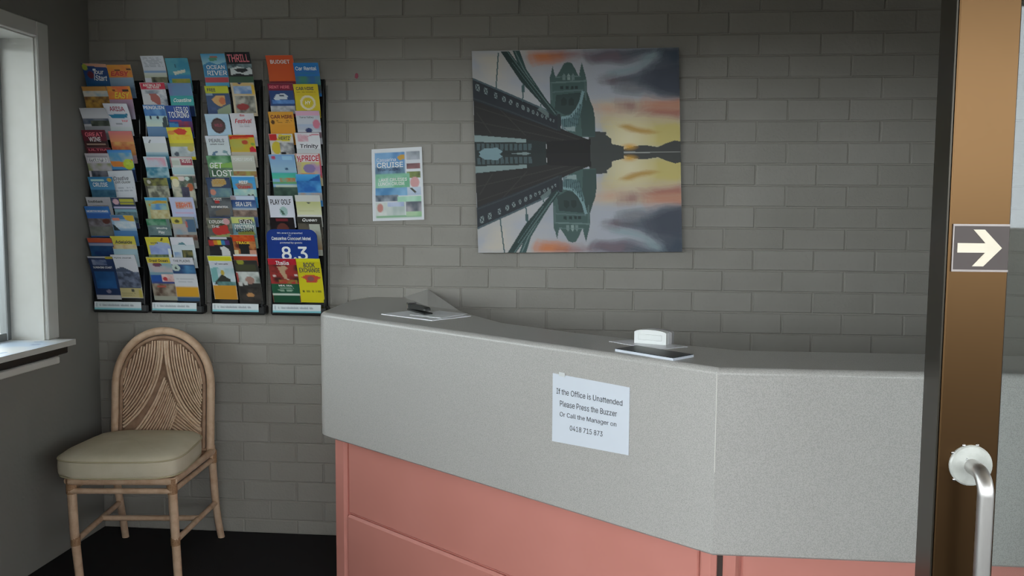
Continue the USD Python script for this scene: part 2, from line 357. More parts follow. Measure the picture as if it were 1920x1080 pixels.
# ------------------------------------------------------------------ the reception counter
A, B = np.array([-.182, -.588]), np.array([1.079, -1.585]); Ld = np.linalg.norm(B-A); T = (B-A)/Ld; N = np.array([T[1], -T[0]])   # N points to the visitor
ZB = .597
ct = thing('reception_counter', 'angled reception counter with speckled beige laminate top and terracotta panelled base', 'reception counter')
mit = B - (N+np.array([0, -1]))/np.linalg.norm(N+np.array([0, -1]))*.31
arcA = [A+np.array(q) for q in ((-.004, .03), (-.001, .012), (.008, -.0005), (.022, -.0172))]
plan1 = np.array(arcA + [B, mit, (1.075, -1.232), (.737, -1.0), (.504, -.80), (.301, -.463), (.101, -.006), (-.155, -.006), (-.2, -.14)])
plan2 = np.array([B, (2.49, -1.585), (2.49, -1.292), mit])
def slab(plan, fixed, r=.016):
    rings = [ring(inset(plan, .005, fixed), ZB), ring(plan, ZB+.005), ring(plan, CTOP-r)]
    for a in np.linspace(0, math.pi/2, 7)[1:]: rings.append(ring(inset(plan, r*(1-math.cos(a)), fixed), CTOP-r+r*math.sin(a)))
    return loft(rings)
obj('counter_body', slab(plan1, {4, 9, 10}), 'laminate', ct, smooth=35)
obj('counter_body', slab(plan2, {3}), 'laminate', ct, smooth=35)
def front(s0, s1, o0, o1, z0, z1, bev=0.0, right=False):
    """A box on the counter's front: s along it, o outwards, z up."""
    b = box(s0, o0, z0, s1, o1, z1, bev); X = np.eye(4)
    if right: X[:3, 0], X[:3, 1], X[:3, 3] = (1, 0, 0), (0, -1, 0), (B[0], B[1], 0)
    else: X[:3, 0], X[:3, 1], X[:3, 3] = (*T, 0), (*N, 0), (*A, 0)
    b.apply_transform(X); trimesh.repair.fix_normals(b); return b
obj('laminate_seam', front(Ld-.0012, Ld+.0006, -.001, .0009, .80, CTOP-.014), 'laminate_seam', ct, label='thin pale joint line in the laminate at the corner')
basep = inset(np.array([A, B, (2.49, -1.585), (2.49, -1.30), mit+[.02, .02], (.72, -.99), (.46, -.72), (.25, -.44), (.08, -.02), (-.13, -.02), (-.172, -.2)]), .064)
obj('base_core', prism(basep, .02, ZB-.002), 'terracotta', ct)
obj('base_post', front(.010, .078, -.075, -.046, .0, ZB-.001, .010), 'terracotta', ct)
obj('base_post', front(1.540, 1.586, -.075, -.046, .0, ZB-.001, .010), 'terracotta', ct)
obj('base_post', front(.030, .072, -.075, -.046, .0, ZB-.001, .010, True), 'terracotta', ct)
obj('shadow_gap', front(1.586, 1.60, -.085, -.060, .0, ZB-.001), 'shadow_gap', ct)
obj('base_panel', front(.084, 1.536, -.068, -.056, .318, ZB-.001, .004), 'terracotta', ct)
obj('base_panel', front(.084, 1.536, -.068, -.047, .012, .3135, .008), 'terracotta', ct)
obj('base_panel', front(.078, 1.39, -.068, -.056, .318, ZB-.001, .004, True), 'terracotta', ct)
obj('base_panel', front(.078, 1.39, -.068, -.047, .012, .3135, .008, True), 'terracotta', ct)
Lp, Ap, Rp, Fp = (0., -.0061, CTOP), (.1005, -.0061, 1.0845), (.301, -.462, CTOP), (.163, -.333, CTOP)
up_ = trimesh.Trimesh([Lp, Ap, Rp, Fp, (.101, -.0061, CTOP)], [[0, 3, 1], [3, 2, 1], [1, 2, 4], [0, 1, 4]], process=False)
obj('corner_upstand', up_, 'laminate', ct, label='small pointed upstand where the counter top meets the wall')

# ------------------------------------------------------------------ things on the counter
def at_front(s, z, o=0.0): return np.array([*(A+T*s+N*o), z])
nt = thing('notice', 'white paper notice with four lines of black text taped to the counter front', 'notice')
s0, s1 = 1.103, 1.360                       # along the front
def nsurf(u, v, lift):
    q = s0+(s1-s0)*u; zt = .9705+(-.0035)*u; zb = .7815+.0105*u
    z = zt+(zb-zt)*v; return np.c_[A[0]+T[0]*q+N[0]*(.0012+lift), A[1]+T[1]*q+N[1]*(.0012+lift), z]
def sheet(surf, nu, nv, thick=.0008):
    """A thin closed sheet on surf(u, v, lift): printed front, plain back."""
    P, Fc, u, v = grid(lambda a, b: surf(a, b, np.zeros(len(a))), nu, nv); n = len(P)
    Q = surf(u, v, np.full(n, -thick)); e = []
    rim = [j for j in range(nu)] + [nu+(nu+1)*i for i in range(nv)] + [n-1-j for j in range(nu)] + [(nu+1)*(nv-i) for i in range(nv)]
    for i in range(len(rim)):
        a, b = rim[i], rim[(i+1) % len(rim)]; e += [[a, b, b+n], [a, b+n, a+n]]
    return (np.vstack([P, Q]), np.vstack([Fc, Fc[:, ::-1]+n, e])), u, v
m, u, v = sheet(nsurf, 8, 6); obj('paper', m, 'white_paper', nt)
tx = [lettering(t, a, b, c, d, nsurf, .0005, False) for t, a, b, c, d in (('If the Office is Unattended', .055, .205, .86, .085), ('Please Press the Buzzer', .105, .38, .745, .085), ('Or Call the Manager on', .105, .545, .74, .085), ('0418 715 873', .245, .72, .43, .075))]
obj('lettering', cat_(tx), 'ink_black', nt)
def tsurf(u, v, lift): return nsurf(.09+.08*u, -.035+.06*v, lift+.0012)
obj('tape', sheet(tsurf, 2, 2, .0004)[0], 'tape', nt)

def flat_sheet(name, pts, z, th, matn, label, cat, **k):
    m = prism(pts if Polygon(pts).exterior.is_ccw else pts[::-1], z, z+th); return obj(name, m, matn, label=label, cat=cat, **k)
flat_sheet('paper_sheet', [(.052, -.632), (.262, -.79), (.372, -.648), (.155, -.49)], CTOP, .0025, 'bright_paper', 'white paper sheet lowest under the black stapler on the counter', 'paper')
flat_sheet('paper_sheet', [(.16, -.66), (.283, -.74), (.352, -.60), (.24, -.52)], CTOP+.0028, .0015, 'bright_paper', 'smaller white sheet lying on the larger sheet right of the stapler', 'paper')
st = thing('stapler', 'black stapler with a shiny chrome hinge lying on white paper on the counter', 'stapler', (.175, -.575, CTOP+.0045), math.degrees(math.atan2(-.73+.43, .272-.085)))
def arm(w0, w1, z0, z1, x0=-.08, x1=.09):
    a = []
    for x, ww, zz in ((x0, w0, z1), (0, (w0+w1)/2+.001, z1*.93), (x1-.012, w1, z1*.78), (x1, w1*.7, z1*.62)):
        for s in (-1, 1): a += [(x, s*ww, z0), (x, s*ww, zz-.004), (x, s*(ww-.003), zz)]
    return trimesh.convex.convex_hull(np.array(a))
obj('base', box(-.08, -.017, 0, .09, .017, .006, .002), 'stapler_black', st)
ma = arm(.015, .013, .009, .026); ma.apply_transform(trimesh.transformations.rotation_matrix(-.05, [0, 1, 0])); obj('arm', ma, 'stapler_black', st)
obj('hinge', cat_([box(-.084, -.0165, .004, -.072, -.0145, .028, .001), box(-.084, .0145, .004, -.072, .0165, .028, .001), tube([(-.077, -.018, .0235), (-.077, .018, .0235)], .0035, 12)]), 'bright_metal', st, label='chrome hinge')

flat_sheet('paper_sheet', [(.836, -1.19), (.96, -1.325), (1.045, -1.262), (.925, -1.135)], CTOP, .0012, 'sleeve', 'translucent plastic sleeve sheet under the white buzzer box on the counter', 'sleeve')
bz = thing('buzzer', 'white plastic buzzer box with rounded top standing on the counter beside the dark card', 'buzzer', (.952, -1.218, CTOP+.0014), -24)
pr = [(-.046, 0), (.046, 0), (.046, .031)] + [(.046*math.cos(a), .031+.008*math.sin(a)) for a in np.linspace(.15, math.pi-.15, 9)] + [(-.046, .031)]
bm = prism(pr, -.014, .014); bm.apply_transform(trimesh.transformations.rotation_matrix(math.pi/2, [1, 0, 0])); obj('body', bm, 'buzzer_white', bz)
bm = prism([(a*1.0, b*.98) for a, b in pr], -.010, .010); bm.apply_transform(trimesh.transformations.rotation_matrix(math.pi/2, [1, 0, 0])); bm.apply_translation([.006, .0245, 0]); obj('back_cover', bm, 'buzzer_grey', bz, label='grey back cover')
obj('button', box(-.034, -.0158, .010, .034, -.0138, .026, .001), 'buzzer_white', bz)
cd = thing('card_pad', 'dark navy speckled card pad with a white front edge at the counter edge', 'card pad')
pts = [(.848, -1.362), (.985, -1.497), (1.042, -1.432), (.905, -1.297)]
obj('pages', prism(pts, CTOP, CTOP+.006), 'white_paper', cd); q = np.mean(pts, 0)
obj('cover', prism([tuple(q+(np.array(p)-q)*.985) for p in pts], CTOP+.0062, CTOP+.0072), 'card_navy', cd)

# ------------------------------------------------------------------ the rattan chair
ch = thing('rattan_chair', 'pale rattan dining chair with arched woven back against the brick wall', 'chair', (-.972, -.35, 0), 6)
def yb(z): return .168+.10*(z-.42)
for s in (-1, 1):
    obj('leg', tube([(s*.186, -.238, .419), (s*.188, -.222, .2), (s*.186, -.196, 0)], [.0175, .0165, .0155], 14), 'rattan', ch, smooth=40)
for s in (-1, 1):
    obj('leg', tube(spline([(s*.200, .170, .43), (s*.203, .178, .33), (s*.202, .215, .15), (s*.206, .262, 0)], 14), np.linspace(.0165, .0145, 14), 14), 'rattan', ch, smooth=40)
HW, ZA, ZT = .198, .668, .905
def hoop(hw, zt, z0, r, dy=0.0, sides=14):
    th = np.linspace(0, math.pi, 33)
    p = [(-hw, yb(z)+dy, z) for z in np.linspace(z0, ZA, 6)[:-1]] + [(-hw*math.cos(a)*1.0, yb(ZA+(zt-ZA)*math.sin(a)**.92)+dy, ZA+(zt-ZA)*abs(math.sin(a))**.92) for a in th] + [(hw, yb(z)+dy, z) for z in np.linspace(ZA, z0, 6)[1:]]
    return tube(p, r, sides)
obj('backrest_hoop', hoop(HW, ZT, .40, .0165), 'rattan', ch, smooth=40)
obj('inner_rim', hoop(HW-.026, ZT-.026, .42, .008, -.006, 10), 'rattan_dark', ch, smooth=40)
HI = HW-.032
def zin(x): return ZA+(ZT-.032-ZA)*np.sqrt(np.clip(1-(x/HI)**2, 0, 1))**.92
def inside(x, z): return (abs(x) < HI) & (z > .425) & (z < zin(x))
P, Fc, u, v = grid(lambda a, b: np.c_[(a*2-1)*HI, np.zeros(len(a)), .425+(1-b)*(zin((a*2-1)*HI)-.425)], 24, 16)
P[:, 1] = yb(P[:, 2])+.004; obj('backing_panel', (np.vstack([P, P+[0, .004, 0]]), np.vstack([Fc, Fc[:, ::-1]+len(P)])), 'rattan_dark', ch, smooth=True)
z0_, z1_ = .425, ZT-.032
def P2(uu, vv): return (uu*HI, z0_+vv*(z1_-z0_))
def fan(name, c0, c1, n, lift, rad=.0037, label=None, matn='cane'):
    """Canes running between the two border curves c0 and c1 (control points in the panel's -1..1 and 0..1)."""
    ms = []
    for i in range(n):
        t = i/(n-1); q = spline([P2(*(np.array(a)*(1-t)+np.array(b)*t)) for a, b in zip(c0, c1)], 26); ok = inside(q[:, 0], q[:, 1])
        ids = np.nonzero(ok)[0]
        if len(ids) < 4: continue
        q = q[ids[0]:ids[-1]+1]
        ms.append(tube(np.c_[q[:, 0], [yb(z)-lift-.0010*math.sin(i*2.3)-(.004 if i < 2 else 0) for z in q[:, 1]], q[:, 1]], rad if i > 1 else rad*1.45, 6, False))
    obj(name, cat_(ms), matn, ch, smooth=True, label=label)
fan('cane_fan', [(-.02, 1.02), (-.06, .74), (-.36, .44), (-1.05, .16)], [(-.78, 1.0), (-.85, .86), (-.93, .72), (-1.06, .52)], 13, .006, label='canes sweeping down to the left')
fan('cane_fan', [(.06, 1.02), (.13, .72), (.42, .42), (1.05, .17)], [(.80, 1.0), (.86, .86), (.93, .70), (1.06, .48)], 13, .010, label='canes sweeping down to the right')
fan('cane_fan', [(.04, .64), (-.2, .42), (-.6, .18), (-1.05, .02)], [(.36, .36), (.20, .18), (.05, .05), (-.05, -.05)], 12, .001, label='lower left diagonal canes')
fan('cane_fan', [(.36, .40), (.6, .30), (.8, .22), (1.05, .14)], [(-.05, .02), (.3, -.02), (.6, -.05), (1.0, -.08)], 14, .000, label='lower right canes')
obj('seat_rail', tube([(-.19, -.245, .404), (.19, -.245, .404)], .0145, 12), 'rattan', ch, smooth=40)
obj('seat_rail', tube([(-.19, -.243, .366), (.19, -.243, .366)], .011, 12), 'rattan', ch, smooth=40)
for s in (-1, 1):
    obj('seat_rail', tube([(s*.195, -.245, .404), (s*.205, .175, .404)], .0145, 12), 'rattan', ch, smooth=40)
    obj('seat_rail', tube([(s*.190, -.24, .366), (s*.203, .178, .368)], .011, 12), 'rattan', ch, smooth=40)
obj('seat_rail', tube([(-.2, .172, .404), (.2, .172, .404)], .0145, 12), 'rattan', ch, smooth=40)
obj('seat_panel', box(-.188, -.235, .397, .188, .165, .410, .003), 'rattan_dark', ch)
for s in (-1, 1): obj('stretcher', tube([(s*.187, -.216, .165), (s*.2025, .21, .172)], .0115, 12), 'rattan', ch, smooth=40)
obj('stretcher', tube([(-.195, .02, .170), (.195, .02, .170)], .0115, 12), 'rattan', ch, smooth=40)
for s in (-1, 1):
    for x, y, z, y2, z2, r in ((.186, -.2375, .414, -.234, .355, .0192), (.203, .176, .355, .1755, .407, .0185), (.187, -.217, .150, -.218, .182, .0178)):
        obj('binding', tube([(s*x, y, z), (s*x, y2, z2)], r, 12), 'binding', ch, smooth=40)

cu = thing('seat_cushion', 'cream boxed cushion with piping on the seat of the rattan chair', 'cushion', (-.984, -.352, 0), 6)
def cush_outline(k=1.0, n=72):
    t = np.linspace(0, 2*math.pi, n, endpoint=False); c, s = np.cos(t), np.sin(t); e = .42
    x = np.sign(c)*abs(c)**e; y = np.sign(s)*abs(s)**e
    hw = .212+(.5-.5*y)*.026; yy = -.075+y*.222*(1-.05*x*x)
    return np.c_[x*hw*k, -.075+(yy+.075)*k]
rings = []
for k, z in ((.93, .4205), (.985, .426), (1.0, .438), (1.004, .460), (1.0, .484), (.99, .494), (.93, .504), (.8, .511), (.5, .517), (.15, .519)):
    q = cush_outline(k); wv = .0018*np.sin(np.arange(len(q))*.7)+.0012*np.sin(np.arange(len(q))*1.9)
    rings.append(np.c_[q*(1+.006*np.sin(np.arange(len(q))*.9))[:, None], z+wv*(.35 if z > .45 else 1)])
rings.append(np.c_[cush_outline(.02), np.full(72, .519)])
cm = loft(rings); obj('cover', cm, 'cushion_cloth', cu, smooth=60)
q = cush_outline(1.003); obj('piping', tube(np.c_[np.vstack([q, q[:1]]), np.r_[np.full(72,   .4890),   .4890]], .0034, 8, False), 'piping_cloth', cu, smooth=True)
q = cush_outline(.985); obj('piping', tube(np.c_[np.vstack([q, q[:1]]), np.r_[np.full(72, .4265), .4265]], .003, 8, False), 'piping_cloth', cu, smooth=True)

# ------------------------------------------------------------------ the canvas print
K = [np.array(p) for p in ((.289, -.042, 2.059), (1.118, -.042, 2.065), (1.150, -.036, 1.254), (.318, -.036, 1.241))]
def ksurf(u, v, lift):
    u, v = np.asarray(u)[:, None], np.asarray(v)[:, None]
    return K[0]*(1-u)*(1-v)+K[1]*u*(1-v)+K[2]*u*v+K[3]*(1-u)*v + np.c_[np.zeros(len(u)), -lift*np.ones(len(u)), np.zeros(len(u))]
CC = np.array([(65, 65), (1055, 50), (1080, 1035), (97, 1040)], float)
def cuv(pts):
    out = []
    for X, Y in pts:
        u, v = .5, .5
        for _ in range(6):
            q = CC[0]*(1-u)*(1-v)+CC[1]*u*(1-v)+CC[2]*u*v+CC[3]*(1-u)*v
            u += (X-q[0])/986; v += (Y-q[1])/980
        out.append((u, v))
    return out
def bridge_picture(u, v):
    """A suspension bridge and its gothic tower at sunset, mirrored in still water."""
    MID = .506; w = np.where(v > MID, 2*MID-v, v); img = np.zeros((len(u), 3))
    P3 = lambda s, t, k: np.c_[u*s, w*t, np.full(len(u), k)]
    n1, n2, n3 = meshkit.fbm(P3(3.2, 7, 1.3), 4, 3), meshkit.fbm(P3(4.5, 9, 5.1), 5, 8), meshkit.fbm(P3(9, 22, 2.2), 3, 5)
    img = img + lin('b9bcc6')
    sm = lambda x, a, b: np.clip((x-a)/(b-a), 0, 1)**2*(3-2*np.clip((x-a)/(b-a), 0, 1))
    wx, wy = (meshkit.fbm(P3(6, 12, 4.4), 4, 11)-.5), (meshkit.fbm(P3(6, 12, 8.4), 4, 17)-.5)
    def cloud(pts, col, a=1.0, soft=.030, warp=.10, n=14):
        """A soft-edged cloud: the outline warped by noise and averaged over jittered copies."""
        nonlocal img
        g = Polygon(cuv(pts)); R = np.random.default_rng(7); m = 0
        for _ in range(n):
            jx, jy = R.normal(0, soft, 2)
            m = m+shapely.contains_xy(g, u+wx*warp+jx, w+wy*warp*.6+jy*.6)
        img = over(img, m/n*a, lin(col))
    lf = sm(u, .62, .40)
    img = over(img, np.clip((n1-.45)*3, 0, 1)*lf, lin('cfc6b8')); img = over(img, np.clip((n2-.5)*3, 0, 1)*lf*.6, lin('a5aebf'))
    r = sm(u, .46, .70)
    cloud([(80, 80), (200, 75), (190, 190), (90, 170)], 'd8ccb8', .6)
    cloud([(640, 300), (1070, 290), (1070, 420), (650, 420)], 'd8c4a8', .9)
    cloud([(690, 400), (1075, 390), (1075, 530), (700, 530)], 'd9c778', .95, .04)
    img = over(img, r*np.clip(1-np.hypot((u-.755)/.14, (w-.43)/.13), 0, 1)**.8, lin('ece0bc'))
    cloud([(900, 330), (1075, 325), (1075, 372), (850, 366)], 'b87468', .95)
    cloud([(760, 300), (840, 300), (850, 350), (760, 350)], 'a87c76', .9)
    cloud([(880, 285), (1075, 275), (1075, 330), (860, 345)], 'd08a70', .8)
    cloud([(640, 320), (760, 325), (740, 370), (660, 350)], 'd8a890', .7)
    cloud([(760, 420), (900, 425), (960, 440), (900, 452), (800, 440)], 'c99a4e', .9, .012)
    cloud([(590, 66), (1065, 40), (1070, 285), (940, 272), (730, 255), (740, 215), (660, 205), (860, 150), (930, 95), (780, 120), (620, 110)], '5e6470', .96)
    cloud([(880, 150), (1070, 120), (1070, 270), (960, 262), (860, 220)], '4a4f5d', .9)
    cloud([(960, 60), (1075, 50), (1075, 140), (980, 120)], '3f4b5c', .85)
    cloud([(600, 75), (780, 62), (800, 110), (630, 118)], '86707a', .8)
    cloud([(860, 130), (900, 90), (970, 62), (950, 95), (900, 130), (820, 165), (700, 190), (720, 160)], '9fb2ba', .9, .014, .08)
    cloud([(740, 225), (860, 225), (850, 262), (740, 258)], '98989c', .8)
    cloud([(660, 195), (760, 180), (760, 215), (680, 222)], '7c6468', .7)
    cloud([(325, 66), (520, 66), (500, 100), (350, 118)], 'd9834f', .95, .022)
    cloud([(430, 62), (620, 62), (560, 98), (450, 92)], '9a6c6c', .7)
    def poly(pts, col, a=1.0):
        nonlocal img
        img = over(img, shapely.contains_xy(Polygon(cuv(pts)), u, w)*a, lin(col))
    def band(pts, wd, col, a=1.0):
        from shapely.geometry import LineString
        nonlocal img
        img = over(img, shapely.contains_xy(LineString(cuv(pts)).buffer(wd/986/2, cap_style=2), u, w)*a, lin(col))
    poly([(800, 562), (800, 535), (850, 520), (900, 516), (960, 525), (1000, 507), (1040, 493), (1075, 500), (1075, 562)], '4a4b49')
    img = over(img, np.clip(1-np.hypot((u-.755)/.05, (w-.478)/.022), 0, 1), lin('e2a83c'))
    poly([(790, 548), (1080, 546), (1080, 575), (790, 575)], 'a9a9a4'); poly([(900, 556), (1080, 556), (1080, 590), (1000, 570)], '7d7d78')
    poly([(625, 590), (632, 455), (652, 450), (715, 452), (714, 466), (738, 484), (742, 510), (800, 522), (800, 560)], '454846')
    # tower
    poly([(445, 300), (443, 190), (450, 172), (457, 136), (466, 176), (474, 188), (492, 160), (512, 124), (530, 118), (548, 122), (566, 152), (583, 188), (588, 158), (597, 120), (608, 160), (614, 178), (622, 212), (624, 262), (640, 308), (652, 335), (660, 380), (664, 475), (560, 480), (450, 360)], '4d6663')
    poly([(583, 270), (624, 262), (640, 308), (652, 335), (660, 380), (664, 475), (600, 470)], '3f5350')
    poly([(474, 275), (590, 262), (586, 350), (520, 372), (468, 345)], '384a48')
    for x in (495, 520, 545, 565): poly([(x, 232), (x+14, 231), (x+14, 246), (x, 247)], '2f403f')
    for x in (505, 527, 548): poly([(x, 205), (x, 182), (x+7, 172), (x+14, 181), (x+14, 204)], '94a8a4' if x == 527 else '7b908c')
    band([(446, 217), (622, 207)], 8, '6f8784'); band([(447, 262), (604, 250)], 6, '63797a'); band([(470, 190), (590, 185)], 4, '6f8784')
    band([(452, 215), (452, 300)], 9, '5c7472'); band([(612, 210), (618, 300)], 8, '5c7472')
    for x, y in ((500, 285), (535, 285)): poly([(x, y+40), (x, y+12), (x+12, y), (x+24, y+11), (x+24, y+38)], '2c3b3a')
    # far chain and its hangers
    poly([(500, 385), (545, 372), (575, 340), (604, 258), (600, 330), (582, 400), (560, 452), (500, 440)], '67868a', .75)
    band([(498, 386), (545, 378), (575, 345), (594, 302), (604, 256)], 14, '86a5aa')
    for t in np.linspace(0, 1, 9): band([(505+85*t, 388-70*t**2), (508+72*t, 440-20*t)], 4, '40585c')
    poly([(515, 430), (565, 425), (568, 450), (530, 444)], 'a8b8b8', .7)
    # underside, deck and lattice parapet
    poly([(74, 272), (490, 432), (560, 462), (636, 490), (640, 620), (430, 620), (430, 510), (76, 462)], '2d2b2a')
    for a, b in (((80, 330), (620, 500)), ((78, 400), (560, 500)), ((200, 340), (330, 470)), ((90, 360), (160, 460))): band([a, b], 5, '3b3836')
    poly([(430, 498), (640, 486), (640, 640), (425, 640)], '211f1f')
    poly([(68, 192), (250, 268), (480, 366), (498, 380), (498, 450), (470, 440), (72, 300)], '2c3138')
    for t in np.r_[.02, .12, .24, .34, .42, .50, .57, .63, .69, .745, .80, .85, .90, .94]:
        s = 1-.62*t; x, y = 76+408*t, 232+.412*408*t+8*t; h, ww = 17*s, 20*s
        poly([(x, y-h), (x+ww, y-h+ww*.42), (x+ww, y+h*.9+ww*.42), (x, y+h*.9)], '97a5a4', .85); band([(x, y-h), (x+ww, y+h*.9+ww*.42)], 4.5*s, '3c474c'); band([(x+ww, y-h+ww*.42), (x, y+h*.9)], 4.5*s, '3c474c')
    band([(68, 196), (250, 272), (480, 370)], 9, '4f5f66'); band([(72, 290), (250, 352), (480, 442)], 7, '3a4046')
    # far bank below the deck
    poly([(74, 462), (250, 478), (428, 500), (428, 640), (74, 640)], '2b3333'); poly([(74, 466), (330, 486), (330, 502), (74, 500)], '8d9f9f')
    for t in np.linspace(0, 1, 12): poly([(90+t*250, 508), (106+t*250, 509), (106+t*250, 540), (90+t*250, 540)], '54666a', .8)
    poly([(100, 548), (130, 530), (190, 528), (215, 545), (200, 560), (110, 562)], '84a0a8'); poly([(215, 562), (330, 548), (370, 562), (330, 572)], '90a2a2', .8)
    # main cables
    poly([(264, 64), (298, 64), (330, 150), (400, 255), (462, 345), (452, 352), (380, 262), (300, 150)], '3f5a59'); band([(276, 66), (318, 152), (390, 258), (455, 348)], 5, '8aa09e', .6)
    poly([(205, 66), (246, 66), (345, 195), (480, 360), (470, 378), (445, 362), (300, 205)], '2d4140'); band([(238, 66), (340, 200), (472, 366)], 6, '6f8a88', .7); band([(262, 120), (400, 300)], 3, '5c7876')
    for a, b in (((195, 72), (184, 240)), ((316, 220), (313, 308)), ((402, 318), (400, 345))): band([a, b], 6, '4a6466')
    band([(316, 226), (316, 262)], 14, '4a6466'); poly([(385, 345), (400, 325), (440, 362), (440, 385)], '90a4a2', .5); band([(488, 365), (490, 445)], 14, '30383c')
    img[v > MID] = img[v > MID]*.97 + .004
    return np.clip(img*1.0, 0, 1)
cv = thing('canvas_picture', 'square canvas print of a bridge tower reflected in sunset water on the brick wall', 'picture')
P, Fc, u, v = grid(lambda a, b: ksurf(a, b, 0), 340, 340)
obj('canvas', (P, Fc), 'canvas_print', cv, color=bridge_picture(u, v))
kb = [k.copy() for k in K]; bb = [np.array([k[0], -.003, k[2]]) for k in K]
def side(i, j, e=.0): return trimesh.Trimesh([K[i], K[j], bb[j], bb[i]], [[0, 1, 2], [0, 2, 3]], process=False)
obj('canvas_edge', cat_([side(1, 0), side(2, 1), side(3, 2), side(0, 3)]), 'canvas_edge', cv)
cen = sum(K)/4
for i in range(4):
    a, b = K[i], K[(i+1) % 4]; ia, ib = a+(cen-a)*.09, b+(cen-b)*.09; ea, eb = a+(cen-a)*.006, b+(cen-b)*.006
    q = [np.array([p[0], y, p[2]]) for y in (-.032, -.006) for p in (ea, eb, ib, ia)]; obj('stretcher_bar', trimesh.convex.convex_hull(np.array(q)), 'timber', cv)

# ------------------------------------------------------------------ the poster
po = thing('poster', 'small portrait cruise poster with white border on the bricks between racks and canvas', 'poster')
KP = [np.array(p) for p in ((-.136, -.006, 1.667), (.076, -.006, 1.678), (.0865, -.006, 1.376), (-.133, -.006, 1.368))]
def psurf(u, v, lift):
    u, v = np.asarray(u, float), np.asarray(v, float); a, b = u[:, None], v[:, None]
    q = KP[0]*(1-a)*(1-b)+KP[1]*a*(1-b)+KP[2]*a*b+KP[3]*(1-a)*b; q[:, 1] -= lift+.0018*np.sin(v*11)*np.clip(1-u*2.2, 0, 1)+.002*np.clip(v-.85, 0, 1)*8*(.5+.5*np.sin(u*14))
    return q
m, u, v = sheet(psurf, 56, 80)
pimg = paint(u, v, 'e6e9ee', [('r', .07, .06, .66, .36, '6a9ccc'), ('n', .07, .26, .66, .38, '4a6a84', '8fb8d8', 9), ('n', .07, .06, .66, .2, '5a90c8', '8cbce4', 4), ('p', [(.50, .13), (.58, .09), (.66, .09), (.66, .15), (.55, .17)], 'cfa03c'),
    ('r', .69, .05, .95, .29, 'd9dce2'), ('n', .69, .06, .95, .17, '8a929c', 'b4bac4', 6), ('n', .69, .22, .95, .29, '3c343c', 'a06a6c', 5), ('n', .69, .33, .95, .42, '4a5434', '8a9a50', 8), ('c', .84, .48, .09, .075, 'dca4a4'),
    ('r', .07, .35, .74, .54, '86c4a4'), ('n', .07, .38, .74, .54, '76bc94', 'a8d8c4', 4), ('n', .07, .55, .68, .66, '4c8cc0', '88bce0', 4), ('n', .07, .64, .5, .73, '4c5c6c', 'b4bcc8', 7), ('n', .68, .55, .95, .66, '9cb4d4', 'd0dcea', 4), ('p', [(.73, .56), (.79, .56), (.87, .62), (.83, .63)], '44463c'),
    ('n', .5, .67, .95, .74, 'a4d8bc', 'c4e8d4', 5), ('n', .07, .74, .64, .93, 'b8c8c4', 'e4e8e4', 6), ('c', .15, .82, .06, .06, 'cc8c84'), ('n', .3, .74, .62, .81, '9cb0d8', 'c8d4ec', 6), ('n', .65, .74, .95, .88, '5c6470', 'b0acb4', 7), ('r', .07, .93, .95, .96, '8cbc94'), ('n', .65, .88, .95, .95, '84bc84', 'b4d4ac', 5)], 2)
obj('paper', m, 'print', po, color=np.vstack([pimg, np.tile(lin('e6e9ee'), (len(pimg), 1))]))
obj('lettering', cat_([lettering('CRUISE', .10, .19, .52, .075, psurf, .0006), lettering('Casuarina', .10, .13, .38, .05, psurf, .0006, False), lettering('LAKE CRUISES', .13, .41, .56, .045, psurf, .0006), lettering('LUNCH CRUISE', .12, .465, .52, .045, psurf, .0006)]), 'ink_white', po)
obj('lettering', lettering('SIGHTSEEING', .12, .275, .44, .035, psurf, .0006), 'ink_navy', po)

